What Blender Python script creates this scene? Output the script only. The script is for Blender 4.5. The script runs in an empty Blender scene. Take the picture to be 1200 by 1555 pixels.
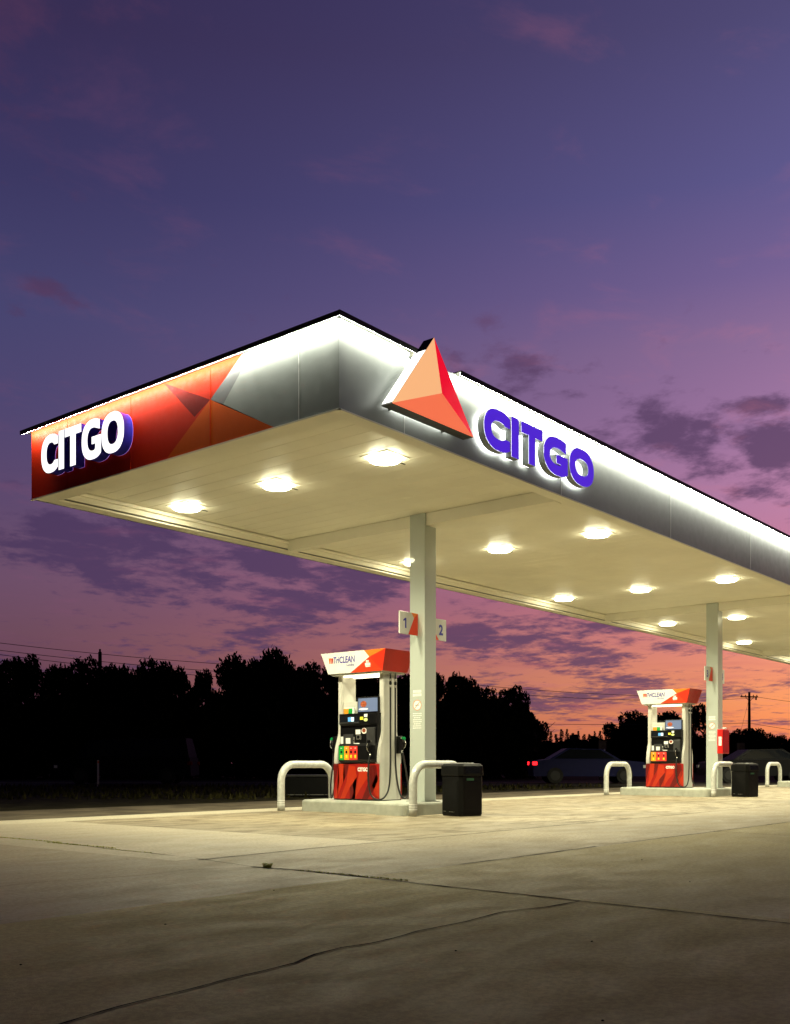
import bpy, bmesh, math, random
from mathutils import Vector, Matrix, noise as mnoise
R = math.radians
random.seed(7)
scn = bpy.context.scene
COL = scn.collection

# ------------------------------------------------------------------ camera
HC = 0.835
UX, UZ = 0.6359, 0.7717
cam_d = bpy.data.cameras.new('camera')
cam = bpy.data.objects.new('camera', cam_d); COL.objects.link(cam)
cam.location = (0, 0, HC)
cam.rotation_euler = (R(90), 0, math.atan2(UX, UZ) - R(90))
cam_d.sensor_fit = 'VERTICAL'; cam_d.sensor_height = 36; cam_d.lens = 1563 / 1555 * 36
cam_d.shift_y = (1159 - 777.5) / 1555
cam_d.clip_start = 0.05; cam_d.clip_end = 3000
scn.camera = cam
scn.view_settings.view_transform = 'Standard'; scn.view_settings.look = 'None'
scn.view_settings.exposure = 0; scn.view_settings.gamma = 1
scn.cycles.use_denoising = True
scn.cycles.max_bounces = 8; scn.cycles.diffuse_bounces = 5
scn.cycles.sample_clamp_indirect = 6

def lin(c):
    return tuple(((v / 255) / 12.92 if v <= 10 else (((v / 255) + .055) / 1.055) ** 2.4) for v in c) + (1,)

# ------------------------------------------------------------------ sky (world): dusk gradient + clouds
world = bpy.data.worlds.new("World"); scn.world = world; world.use_nodes = True
wt = world.node_tree; wt.nodes.clear()
def N(t, kind, **kw):
    n = t.nodes.new(kind)
    for k, v in kw.items(): setattr(n, k, v)
    return n
def link(t, a, b): t.links.new(a, b)
def fill(t, sock, v):
    if isinstance(v, bpy.types.NodeSocket): t.links.new(v, sock)
    elif v is not None: sock.default_value = v
def M(t, op, a, b=None, c=None, clamp=False):
    n = N(t, 'ShaderNodeMath', operation=op); n.use_clamp = clamp
    for i, v in enumerate((a, b, c)): fill(t, n.inputs[i], v)
    return n.outputs[0]
def VM(t, op, a, b=None):
    n = N(t, 'ShaderNodeVectorMath', operation=op)
    fill(t, n.inputs[0], a); fill(t, n.inputs[1], b)
    return n.outputs['Value'] if op in ('DOT_PRODUCT', 'LENGTH') else n.outputs[0]
def ramp(t, fac, stops, interp='LINEAR'):
    n = N(t, 'ShaderNodeValToRGB'); cr = n.color_ramp; cr.interpolation = interp
    while len(cr.elements) < len(stops): cr.elements.new(0.5)
    for e, (p, c) in zip(cr.elements, stops):
        e.position = p; e.color = c if len(c) == 4 else tuple(c) + (1,)
    fill(t, n.inputs[0], fac)
    return n.outputs[0]
def mixc(t, fac, a, b, blend='MIX'):
    n = N(t, 'ShaderNodeMix', data_type='RGBA', blend_type=blend)
    fill(t, n.inputs[0], fac); fill(t, n.inputs[6], a); fill(t, n.inputs[7], b)
    return n.outputs[2]
def mapr(t, v, a, b, c=0., d=1., smooth=True):
    n = N(t, 'ShaderNodeMapRange'); n.interpolation_type = 'SMOOTHSTEP' if smooth else 'LINEAR'; n.clamp = True
    fill(t, n.inputs[0], v); n.inputs[1].default_value = a; n.inputs[2].default_value = b
    n.inputs[3].default_value = c; n.inputs[4].default_value = d
    return n.outputs[0]
def noise_tex(t, vec, scale, detail=4, rough=.55, dist=0., dims='3D', out='Fac'):
    n = N(t, 'ShaderNodeTexNoise', noise_dimensions=dims)
    if vec is not None: fill(t, n.inputs['Vector'], vec)
    n.inputs['Scale'].default_value = scale; n.inputs['Detail'].default_value = detail
    n.inputs['Roughness'].default_value = rough; n.inputs['Distortion'].default_value = dist
    return n.outputs[out]
def sky():
    t = wt
    tc = N(t, 'ShaderNodeTexCoord').outputs['Generated']
    sep = N(t, 'ShaderNodeSeparateXYZ'); link(t, tc, sep.inputs[0])
    z = M(t, 'MAXIMUM', sep.outputs[2], 0.0)
    hl = M(t, 'MAXIMUM', M(t, 'SQRT', M(t, 'ADD', M(t, 'MULTIPLY', sep.outputs[0], sep.outputs[0]), M(t, 'MULTIPLY', sep.outputs[1], sep.outputs[1]))), 0.02)
    tan = M(t, 'DIVIDE', z, hl)                                   # tangent of the elevation
    gaz = R(39.5 - 30)                                            # compass direction of the afterglow
    fw = (math.cos(gaz), math.sin(gaz), 0)
    cosg = M(t, 'DIVIDE', VM(t, 'DOT_PRODUCT', tc, fw), hl)
    ang = M(t, 'ARCCOSINE', M(t, 'MINIMUM', M(t, 'MAXIMUM', cosg, -1.0), 1.0))
    side = M(t, 'POWER', mapr(t, ang, R(52), R(9), 0, 1, smooth=False), 1.5)
    back = M(t, 'MULTIPLY', mapr(t, ang, R(60), R(140), 1, .02), mapr(t, tan, .75, 1.1, 1, .05))
    # azimuth (tan-like coordinate round the view) for the cloud banks
    saz = M(t, 'DIVIDE', VM(t, 'DOT_PRODUCT', tc, (UX, -UZ, 0)), hl)
    L = ramp(t, tan, [(0, lin((84, 52, 78))), (.065, lin((98, 60, 78))), (.116, lin((107, 73, 90))), (.17, lin((108, 78, 104))),
                      (.24, lin((92, 72, 108))), (.33, lin((78, 70, 112))), (.42, lin((70, 68, 111))), (.54, lin((59, 55, 97))), (.69, lin((54, 45, 82))), (1, lin((42, 36, 78)))])
    Rr = ramp(t, tan, [(0, lin((225, 110, 84))), (.035, lin((254, 148, 92))), (.06, lin((254, 158, 102))), (.1, lin((240, 146, 122))), (.155, lin((205, 124, 142))),
                       (.24, lin((188, 130, 166))), (.3, lin((164, 120, 162))), (.39, lin((142, 110, 152))), (.45, lin((118, 98, 148))), (.54, lin((94, 88, 140))), (.69, lin((80, 74, 118))), (1, lin((50, 44, 90)))])
    base = mixc(t, side, L, Rr)
    # cloud layer seen in perspective
    inv = M(t, 'DIVIDE', 1.0, M(t, 'ADD', z, .09))
    comb = N(t, 'ShaderNodeCombineXYZ')
    link(t, M(t, 'MULTIPLY', VM(t, 'DOT_PRODUCT', tc, (UX, -UZ, 0)), inv), comb.inputs[0])
    link(t, M(t, 'MULTIPLY', VM(t, 'DOT_PRODUCT', tc, (UZ, UX, 0)), M(t, 'MULTIPLY', inv, .85)), comb.inputs[1])
    rot = N(t, 'ShaderNodeVectorRotate'); rot.rotation_type = 'Z_AXIS'; rot.inputs['Angle'].default_value = R(-16)
    link(t, comb.outputs[0], rot.inputs[0]); P = rot.outputs[0]
    Ps = VM(t, 'MULTIPLY', P, (1.0, .8, 1))
    n1 = noise_tex(t, VM(t, 'ADD', Ps, (3.7, 1.9, 0)), 1.35, 9, .60, .35)
    n2 = noise_tex(t, VM(t, 'ADD', P, (9.1, 4.2, 2)), 5.0, 6, .62, .2)
    n5 = noise_tex(t, VM(t, 'ADD', P, (2.2, 8.8, 5)), 13, 6, .65, .2)
    nn = M(t, 'ADD', M(t, 'ADD', M(t, 'MULTIPLY', n1, .46), M(t, 'MULTIPLY', n2, .34)), M(t, 'MULTIPLY', n5, .20))
    nn = M(t, 'ADD', M(t, 'MULTIPLY', nn, 1.75), -.375)
    c2 = N(t, 'ShaderNodeCombineXYZ'); link(t, saz, c2.inputs[0]); link(t, tan, c2.inputs[1])
    pos = c2.outputs[0]
    cover = None
    banks = [  # (px, py, rx, ry, tilt, amount): cloud banks of this evening, as directions
        (110, 803, 75, 16, 6, .13), (215, 800, 55, 16, 4, .10), (110, 835, 60, 12, 4, .10), (270, 865, 90, 30, 12, .13), (180, 880, 110, 30, 10, .09),
        (345, 918, 55, 13, 8, .11), (430, 860, 60, 36, 8, .14), (470, 920, 90, 34, 8, .12), (560, 885, 120, 40, 6, .12), (600, 960, 120, 26, 4, .10),
        (720, 910, 70, 26, 6, .09), (700, 965, 60, 18, 6, .09), (900, 1000, 90, 30, 6, .09), (940, 1035, 75, 26, 0, .13), (850, 1060, 80, 26, 0, .08), (930, 955, 60, 10, 5, .10),
        (1040, 985, 80, 14, 8, .13), (830, 885, 60, 14, 8, .07), (1145, 1012, 60, 8, 2, .10), (990, 975, 60, 12, 8, .10),
        (1020, 655, 55, 34, 28, .14), (1070, 700, 70, 26, 30, .14), (1060, 645, 40, 18, 0, .10), (1160, 612, 50, 16, 0, .15), (1180, 680, 55, 32, 15, .15), (1150, 755, 60, 16, 20, .10),
        (800, 556, 55, 22, 10, .14), (730, 485, 55, 20, 14, .11), (760, 545, 90, 16, 6, .06), (80, 445, 50, 20, 12, .15), (20, 468, 36, 20, 14, .15), (40, 740, 50, 20, 5, .09),
        (870, 600, 50, 12, 6, .07), (520, 232, 46, 30, 30, .08), (600, 330, 30, 18, 30, .05), (800, 35, 50, 26, 20, .07), (560, 15, 60, 26, 10, .07)]
    for (px, py, rx, ry, tl, am) in banks:
        k = math.sqrt(1 + ((px - 600) / 1563) ** 2)
        cx, cy = (px - 600) / 1563 / k, (1159 - py) / 1563 / k
        d = VM(t, 'SUBTRACT', pos, (cx, cy, 0))
        rt = N(t, 'ShaderNodeVectorRotate'); rt.rotation_type = 'Z_AXIS'; rt.inputs['Angle'].default_value = R(tl); link(t, d, rt.inputs[0])
        q = VM(t, 'LENGTH', VM(t, 'MULTIPLY', rt.outputs[0], (1563 / rx / 1.5, 1563 / ry / 1.5, 0)))
        b = mapr(t, q, 1.05, 0.0, 0, am * 1.45)
        cover = b if cover is None else M(t, 'MAXIMUM', cover, b)
    low = ramp(t, tan, [(0, (.0, .0, .0)), (.03, (.05, .05, .05)), (.2, (.05, .05, .05)), (.33, (.02, .02, .02)), (.5, (0, 0, 0))])
    dens = M(t, 'ADD', M(t, 'ADD', nn, cover), M(t, 'SUBTRACT', low, 0.0))
    mask = mapr(t, dens, .545, .73)
    cl = mixc(t, side, lin((74, 55, 92)), lin((92, 66, 100)))
    upper = mapr(t, tan, .34, .46)
    cl = mixc(t, upper, cl, mixc(t, side, lin((84, 54, 86)), lin((116, 82, 120))))
    op = mapr(t, tan, .36, .48, .86, .55)
    col = mixc(t, M(t, 'MULTIPLY', mask, op), base, cl)
    # faint warm wisps and streaks
    n3 = noise_tex(t, VM(t, 'ADD', VM(t, 'MULTIPLY', P, (1.0, 1.5, 1)), (1.3, 7.7, 0)), 3.6, 7, .60, .3)
    wis = M(t, 'MULTIPLY', mapr(t, n3, .52, .74, 0, .26), mapr(t, tan, .55, .2, .55, 1))
    col = mixc(t, wis, col, mixc(t, side, lin((128, 78, 110)), lin((225, 128, 138))))
    n4 = noise_tex(t, VM(t, 'MULTIPLY', pos, (7, 60, 1)), 1.0, 5, .6, .3)
    st = M(t, 'MULTIPLY', mapr(t, n4, .48, .70, 0, .5), mapr(t, tan, .16, .05))
    col = mixc(t, st, col, mixc(t, side, lin((104, 66, 96)), lin((190, 98, 104))))
    # a little physical twilight sky mixed in
    nk = N(t, 'ShaderNodeTexSky'); nk.sky_type = 'NISHITA'; nk.sun_disc = False
    nk.sun_elevation = R(-3); nk.sun_rotation = R(90) - gaz; nk.air_density = 1.0
    bg0 = N(t, 'ShaderNodeBackground'); link(t, nk.outputs[0], bg0.inputs[0]); bg0.inputs[1].default_value = .01
    bg = N(t, 'ShaderNodeBackground'); link(t, col, bg.inputs[0]); link(t, back, bg.inputs[1])
    ad = N(t, 'ShaderNodeAddShader'); link(t, bg0.outputs[0], ad.inputs[0]); link(t, bg.outputs[0], ad.inputs[1])
    out = N(t, 'ShaderNodeOutputWorld'); link(t, ad.outputs[0], out.inputs[0])
sky()

# light levels of the lamps of the place
E_LENS = 14; E_SPOT = 800; E_STRIP = 165
LAMP = (1.0, .95, .63, 1)
STRIPC = (1.0, 1.0, .86, 1)

# ------------------------------------------------------------------ materials
MATS = {}
def mat(name, c=(.5, .5, .5), rough=.5, metal=0., var=.06, nscale=6., bump=0., bscale=60., emit=0., ecol=None, srgb=False, coat=0., spec=None):
    if name in MATS: return MATS[name]
    m = bpy.data.materials.new(name); m.use_nodes = True; t = m.node_tree
    b = t.nodes['Principled BSDF']
    c = lin(c) if srgb else tuple(c) + (1,)
    tc = N(t, 'ShaderNodeTexCoord').outputs['Object']
    if var:
        f = noise_tex(t, tc, nscale, 5, .6)
        g = mapr(t, f, .3, .7, 1 - var, 1 + var)
        n = N(t, 'ShaderNodeHueSaturation'); n.inputs['Color'].default_value = c; link(t, g, n.inputs['Value'])
        link(t, n.outputs[0], b.inputs['Base Color'])
        r = mapr(t, noise_tex(t, tc, nscale * 2.3, 4, .6), .3, .7, max(.02, rough - .07), min(1, rough + .09)); link(t, r, b.inputs['Roughness'])
    else:
        b.inputs['Base Color'].default_value = c; b.inputs['Roughness'].default_value = rough
    b.inputs['Metallic'].default_value = metal
    if coat: b.inputs['Coat Weight'].default_value = coat
    if spec is not None: b.inputs['Specular IOR Level'].default_value = spec
    if bump:
        bp = N(t, 'ShaderNodeBump'); bp.inputs['Strength'].default_value = bump; bp.inputs['Distance'].default_value = .01
        link(t, noise_tex(t, tc, bscale, 4, .6), bp.inputs['Height']); link(t, bp.outputs[0], b.inputs['Normal'])
    if emit:
        b.inputs['Emission Color'].default_value = ecol or c; b.inputs['Emission Strength'].default_value = emit
    MATS[name] = m
    return m

def concrete(name, c, dirt=.35, rough=.62, stain=(.20, .15, .09), stainamt=.5, sthr=.50):
    m = bpy.data.materials.new(name); m.use_nodes = True; t = m.node_tree; b = t.nodes['Principled BSDF']
    tc = N(t, 'ShaderNodeTexCoord').outputs['Object']
    big = noise_tex(t, tc, .35, 6, .6, .6)
    mid = noise_tex(t, VM(t, 'MULTIPLY', tc, (1, 2.2, 1)), 1.5, 8, .68, .35)
    fine = noise_tex(t, tc, 26, 5, .8)
    gr = noise_tex(t, tc, 85, 3, .85)
    cc = mixc(t, mapr(t, big, .35, .68), tuple(v * (1 - dirt) for v in c) + (1,), tuple(min(1, v * 1.12) for v in c) + (1,))
    cc = mixc(t, mapr(t, mid, sthr, sthr + .2, 0, stainamt), cc, tuple(stain) + (1,))
    cc = mixc(t, mapr(t, fine, .40, .60, .55, 0), cc, tuple(v * .5 for v in c) + (1,))
    cc = mixc(t, mapr(t, gr, .30, .42, .55, 0), cc, tuple(v * .45 for v in c) + (1,))
    cc = mixc(t, mapr(t, gr, .60, .70, 0, .6), cc, tuple(min(1, v * 1.5) for v in c) + (1,))
    vo = N(t, 'ShaderNodeTexVoronoi'); vo.inputs['Scale'].default_value = 2.1; link(t, tc, vo.inputs['Vector'])
    cc = mixc(t, mapr(t, vo.outputs['Distance'], .035, .02, 0, .7), cc, (.05, .04, .03, 1))
    link(t, cc, b.inputs['Base Color'])
    link(t, mapr(t, mid, .3, .7, rough - .1, rough + .14), b.inputs['Roughness'])
    bp = N(t, 'ShaderNodeBump'); bp.inputs['Strength'].default_value = .55; bp.inputs['Distance'].default_value = .006
    hgt = M(t, 'ADD', fine, M(t, 'MULTIPLY', gr, .8)); link(t, hgt, bp.inputs['Height']); link(t, bp.outputs[0], b.inputs['Normal'])
    b.inputs['Specular IOR Level'].default_value = .35
    return m
C_near2 = concrete('concrete_between', (.40, .335, .185), .12, .68, (.17, .13, .08), .25, .56)
C_near = concrete('concrete_foreground', (.45, .38, .18), .10, .75, (.18, .145, .07), .16, .58)
C_mid = concrete('concrete_worn', (.385, .325, .225), .2, .6, (.22, .17, .11), .35, .55)
C_clean = concrete('concrete_clean', (.49, .425, .31), .15, .58, (.3, .25, .18), .35, .56)
C_stain = concrete('concrete_stained', (.37, .31, .205), .36, .58, (.13, .095, .055), .9, .45)
C_kerb = None
C_strip = concrete('concrete_edge', (.60, .54, .40), .12, .5, (.3, .25, .18), .3, .56)
M_asph = mat('asphalt', (.045, .04, .034), .9, var=.35, nscale=3, bump=.8, bscale=50, spec=.08)
C_kerb = mat('painted_kerb', (.42, .43, .37), .55, var=.14, nscale=4, bump=.4, bscale=60)
M_apron = mat('apron_asphalt', (.11, .09, .062), .85, var=.4, nscale=1.2, bump=.7, bscale=40, spec=.15)
M_grassg = mat('verge_ground', (.020, .018, .009), .95, var=.5, nscale=2.2, bump=.9, bscale=20, spec=.03)
M_joint = mat('joint_gap', (.012, .010, .008), .95, var=.2, spec=.05)
M_alu = mat('brushed_aluminium_panel', (.215, .235, .215), .42, metal=.05, var=.03, nscale=3)
M_alu_d = mat('aluminium_panel_dark', (.10, .105, .105), .42, metal=.05, var=.03)
M_lip = mat('dark_trim', (.025, .025, .017), .6, metal=.0, var=.15)
M_red = mat('fascia_red', (.42, .017, .002), .6, var=.03, spec=.06)
M_redd = mat('fascia_dark_red', (.13, .004, .002), .6, var=.03, spec=.06)
M_org = mat('fascia_orange', (.50, .075, .004), .6, var=.03, spec=.06)
M_soff = mat('soffit_paint', (.84, .805, .68), .5, var=.045, nscale=.9)
M_seam = mat('seam_metal', (.7, .7, .66), .35, metal=.5, var=.05)
M_col = mat('column_paint', (.47, .51, .47), .27, var=0, coat=.6)
M_pipe = mat('bumper_paint', (.55, .56, .53), .34, var=.12, nscale=14, bump=.15, bscale=30, coat=.3)
M_white = mat('pump_white', (.60, .59, .54), .35, var=.05, nscale=5, coat=.2)
M_black = mat('pump_black', (.004, .004, .0045), .38, var=.2, nscale=9, spec=.25)
M_dgrey = mat('pump_dark_grey', (.035, .035, .036), .45, var=.15)
M_steel = mat('brushed_steel', (.45, .44, .41), .3, metal=.8, var=.1)
M_hose = mat('hose_rubber', (.02, .02, .02), .35, var=.1)
M_bin = mat('bin_plastic', (.004, .004, .004), .42, spec=.2, var=.25, nscale=7, bump=.1, bscale=40)
M_binlid = mat('bin_lid', (.06, .06, .056), .42, var=.2)
M_green = mat('nozzle_green', (.0, .26, .06), .35, var=.05)
M_gg = mat('grade_green', (.01, .35, .05), .4, var=.03)
M_go = mat('grade_orange', (.85, .32, .02), .4, var=.03)
M_gr = mat('grade_red', (.72, .04, .03), .4, var=.03)
M_gy = mat('grade_yellow', (.85, .72, .02), .4, var=.03)
M_sticker = mat('white_sticker', (.85, .85, .82), .4, var=.03)
M_stripe_y = mat('yellow_sticker', (.8, .74, .05), .4, var=.03)
M_purple = mat('purple_ink', (.05, .03, .36), .45, var=.03)
M_blueink = mat('blue_ink', (.02, .02, .30), .45, var=.03)
M_pred = mat('pump_red', (.34, .008, .004), .4, var=.03, coat=.2)
M_predd = mat('pump_dark_red', (.14, .004, .003), .4, var=.03, coat=.2)
M_porg = mat('pump_orange_red', (.50, .03, .006), .4, var=.03, coat=.2)
M_torg = mat('topper_orange', (.85, .20, .02), .4, var=.03)
M_tred = mat('topper_red', (.78, .05, .012), .4, var=.03)
M_tdred = mat('topper_deep_red', (.40, .012, .006), .4, var=.03)
M_lens = mat('lamp_lens', (.9, .9, .85), .4, var=0, emit=E_LENS, ecol=LAMP)
M_lensrim = mat('lamp_lens_rim', (.9, .9, .85), .4, var=0, emit=42, ecol=LAMP)
M_strip = mat('led_strip_light', (.9, .9, .85), .4, var=0, emit=E_STRIP, ecol=STRIPC)
M_valance = mat('valance_light', (.9, .9, .8), .4, var=0, emit=3.2, ecol=(1, .9, .6, 1))
M_lface = mat('letter_violet_face', (.12, .05, .6), .35, var=0, emit=.75, ecol=(.085, .018, .80, 1))
M_lwhite = mat('letter_white_face', (.9, .9, .9), .35, var=0, emit=1.5, ecol=(1, 1, .97, 1))
M_lblue = mat('letter_blue_side', (.03, .03, .50), .4, var=.02, spec=.3)
M_lgrey = mat('letter_return', (.36, .38, .36), .4, metal=.3, var=.03)
M_halo = mat('halo_light', (.9, .9, .9), .4, var=0, emit=9, ecol=(1, 1, .93, 1))
M_halop = mat('halo_violet', (.9, .5, .9), .4, var=0, emit=.2, ecol=(.35, .02, .9, 1))
M_tri1 = mat('emblem_light_orange', (.9, .45, .2), .4, var=0, emit=.92, ecol=(1.0, .50, .22, 1))
M_tri2 = mat('emblem_coral', (.85, .2, .1), .4, var=0, emit=.85, ecol=(1.0, .19, .085, 1))
M_tri3 = mat('emblem_red', (.7, .01, .015), .4, var=0, spec=.1, emit=.80, ecol=(1.0, .0, .02, 1))
M_trib = mat('emblem_return', (.03, .028, .025), .45, var=.1)
M_screen = mat('screen_blue', (.1, .12, .2), .2, var=0, emit=.25, ecol=(.35, .5, .8, 1))
M_lcd = mat('lcd_blue', (.1, .3, .6), .2, var=0, emit=.6, ecol=(.10, .32, .65, 1))
M_lcdw = mat('lcd_white', (.6, .8, .9), .2, var=0, emit=.6, ecol=(.6, .85, 1, 1))
M_glass = mat('dark_glass', (.01, .012, .016), .08, var=0)
M_cab = mat('cabinet_red', (.62, .012, .01), .35, var=.05)
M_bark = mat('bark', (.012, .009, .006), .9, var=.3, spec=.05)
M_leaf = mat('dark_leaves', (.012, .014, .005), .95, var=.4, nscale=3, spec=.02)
M_weed = mat('weed_green', (.50, .52, .10), .7, var=.3, nscale=20)
M_wood = mat('pole_wood', (.015, .012, .01), .9, var=.3, spec=.03)
M_wire = mat('wire_black', (.02, .02, .02), .7, var=.1)
M_tail = mat('tail_light', (.5, .0, .0), .2, var=0, emit=4, ecol=(1, .01, .015, 1))
M_head = mat('head_light', (.8, .8, .8), .15, var=.02)
M_carb = mat('car_blue', (.008, .010, .075), .5, metal=.0, var=.05, spec=.2)
M_card = mat('car_dark', (.006, .006, .008), .55, var=.05, spec=.15)
M_carg = mat('van_dark', (.006, .006, .011), .6, var=.08, spec=.12)
M_tyre = mat('tyre', (.012, .012, .012), .8, var=.1)
M_signb = mat('sign_back', (.12, .09, .08), .6, metal=.3, var=.2)

# ------------------------------------------------------------------ mesh helpers
class MB:
    def __init__(s): s.v = []; s.f = []; s.m = []; s.mats = []; s.sm = []
    def mi(s, m):
        if m not in s.mats: s.mats.append(m)
        return s.mats.index(m)
    def face(s, pts, m, smooth=False):
        k = len(s.v); s.v += [tuple(p) for p in pts]; s.f.append(tuple(range(k, k + len(pts)))); s.m.append(s.mi(m)); s.sm.append(smooth)
    def add(s, verts, faces, m, smooth=False):
        k = len(s.v); s.v += [tuple(p) for p in verts]; i = s.mi(m)
        for f in faces: s.f.append(tuple(k + q for q in f)); s.m.append(i); s.sm.append(smooth)
    def box(s, x0, x1, y0, y1, z0, z1, m, bev=0., xf=None):
        bm = bmesh.new(); bmesh.ops.create_cube(bm, size=1)
        for v in bm.verts: v.co = Vector(((x0 + x1) / 2 + v.co.x * (x1 - x0), (y0 + y1) / 2 + v.co.y * (y1 - y0), (z0 + z1) / 2 + v.co.z * (z1 - z0)))
        if bev: bmesh.ops.bevel(bm, geom=list(bm.edges), offset=bev, segments=2, affect='EDGES', profile=.5)
        s.bm(bm, m, xf=xf)
    def bm(s, bm, m, smooth=False, xf=None):
        bm.verts.index_update()
        s.add([(xf @ v.co) if xf else v.co for v in bm.verts], [[v.index for v in f.verts] for f in bm.faces], m, smooth); bm.free()
    def prism(s, poly, axis, a, b, m, mcap=None, bev=0., smooth=False):
        """poly: list of 2D points; axis 'x': (y,z), 'y': (x,z), 'z': (x,y); extruded a..b"""
        def P(p, t): return {'x': (t, p[0], p[1]), 'y': (p[0], t, p[1]), 'z': (p[0], p[1], t)}[axis]
        n = len(poly)
        s.add([P(p, a) for p in poly] + [P(p, b) for p in poly], [(i, (i + 1) % n, (i + 1) % n + n, i + n) for i in range(n)], m, smooth)
        s.face([P(p, a) for p in poly][::-1], mcap or m); s.face([P(p, b) for p in poly], mcap or m)
    def tube(s, pts, r, m, n=10, cap=True, closed=False):
        pts = [Vector(p) for p in pts]; rs = r if isinstance(r, (list, tuple)) else [r] * len(pts)
        vs = []; up = None
        for i, p in enumerate(pts):
            d = (pts[min(i + 1, len(pts) - 1)] - pts[max(i - 1, 0)]).normalized()
            if up is None:
                up = d.orthogonal().normalized()
            else:
                up = (up - d * up.dot(d)).normalized()
            w = d.cross(up)
            for k in range(n):
                a = 2 * math.pi * k / n; vs.append(p + (up * math.cos(a) + w * math.sin(a)) * rs[i])
        fs = [(i * n + k, i * n + (k + 1) % n, (i + 1) * n + (k + 1) % n, (i + 1) * n + k) for i in range(len(pts) - 1) for k in range(n)]
        s.add(vs, fs, m, True)
        if cap: s.face([vs[k] for k in range(n)][::-1], m); s.face(vs[-n:], m)
    def build(s, name, parent=None, loc=None, label=None, cat=None, group=None, kind=None, rz=0, recalc=True):
        me = bpy.data.meshes.new(name); me.from_pydata(s.v, [], s.f)
        for m in s.mats: me.materials.append(m)
        for p, i, q in zip(me.polygons, s.m, s.sm): p.material_index = i; p.use_smooth = q
        if recalc:
            b = bmesh.new(); b.from_mesh(me); bmesh.ops.remove_doubles(b, verts=b.verts, dist=1e-5)
            bmesh.ops.recalc_face_normals(b, faces=b.faces); b.to_mesh(me); b.free()
        me.update()
        o = bpy.data.objects.new(name, me); COL.objects.link(o)
        if parent: o.parent = parent
        if loc: o.location = loc
        if rz: o.rotation_euler.z = rz
        tag(o, label, cat, group, kind)
        return o
def tag(o, label=None, cat=None, group=None, kind=None):
    if label: o['label'] = label
    if cat: o['category'] = cat
    if group: o['group'] = group
    if kind: o['kind'] = kind
    return o
def empty(name, loc=(0, 0, 0), rz=0., label=None, cat=None, group=None, parent=None):
    o = bpy.data.objects.new(name, None); COL.objects.link(o); o.location = loc; o.rotation_euler.z = rz
    o.empty_display_size = .2
    if parent: o.parent = parent
    return tag(o, label, cat, group)
def copy_tree(o, loc=None, label=None, parent=None):
    c = o.copy(); COL.objects.link(c); c.parent = parent
    if loc is not None: c.location = loc
    if label: c['label'] = label
    for ch in list(o.children): copy_tree(ch, parent=c)
    return c
def text_mesh(s, txt, size, m, origin, ux, uy, depth=.002, shear=0., bold=0., width=None, center=False):
    """adds lettering to MB s in the plane origin + ux*x + uy*y"""
    cu = bpy.data.curves.new('lettering', 'FONT'); cu.body = txt; cu.size = size; cu.shear = shear; cu.offset = bold; cu.resolution_u = 3
    o = bpy.data.objects.new('lettering', cu); COL.objects.link(o)
    dg = bpy.context.evaluated_depsgraph_get(); dg.update()
    me = bpy.data.meshes.new_from_object(o.evaluated_get(dg))
    vs = [v.co.copy() for v in me.vertices]; fs = [tuple(p.vertices) for p in me.polygons]
    bpy.data.objects.remove(o); bpy.data.curves.remove(cu); bpy.data.meshes.remove(me)
    if not vs: return
    x0 = min(v.x for v in vs); x1 = max(v.x for v in vs)
    sc = (width / (x1 - x0)) if width else 1.
    ux = Vector(ux).normalized(); uy = Vector(uy).normalized(); n = ux.cross(uy); og = Vector(origin)
    off = (x1 - x0) * sc / 2 if center else 0
    s.add([og + ux * ((v.x - x0) * sc - off) + uy * v.y + n * depth for v in vs], fs, m)

# ------------------------------------------------------------------ ground
ROT = math.atan2(-UZ, UX)          # heading of the highway behind the station
def cw(x, z):                      # position from distance ahead (z) and to the right (x) of the survey point
    return (UX * x + UZ * z, -UZ * x + UX * z)

g = MB(); g.face([(-900, -900, -.016), (900, -900, -.016), (900, 900, -.016), (-900, 900, -.016)], M_grassg)
g.build('ground', kind='structure')
g = MB(); g.face([(-60, 13.9, -.008), (120, 13.9, -.008), (120, 15.9, -.008), (-60, 17.4, -.008)], M_apron)
g.build('asphalt_apron', kind='structure')
g = MB()
cs = [cw(-260, 38.5), cw(260, 38.5), cw(260, 50), cw(-260, 50)]
g.face([(x, y, -.004) for x, y in cs], M_asph); g.build('road', kind='structure')
g = MB()
for zz in (44.1, 44.4):
    cs = [cw(-260, zz), cw(260, zz), cw(260, zz + .12), cw(-260, zz + .12)]
    g.face([(x, y, 0.0) for x, y in cs], mat('road_paint_yellow', (.45, .33, .04), .6, var=.2))
g.build('road_markings', kind='structure')
# concrete pad, one sheet of slabs
g = MB()
XS = [-30, -8, -2, 5.6, 8.38, 12.05, 19.5, 27, 34.5, 44, 60]
YS = [-30, -9, 4.97, 7.05, 13.05, 13.9]
for i in range(len(XS) - 1):
    for j in range(len(YS) - 1):
        x0, x1, y0, y1 = XS[i], XS[i + 1], YS[j], YS[j + 1]
        if j == 4: m = C_strip
        elif j == 3: m = C_stain if x0 > 8 else (C_clean if x0 > 5 else C_mid)
        elif j == 2: m = C_mid
        else: m = C_near if x0 < 5 else (C_mid if x0 > 5 else C_near)
        if j == 1 and x0 >= 5: m = C_near2
        g.face([(x0, y0, 0), (x1, y0, 0), (x1, y1, 0), (x0, y1, 0)], m)
g.build('concrete_pavement', kind='structure')

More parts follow.
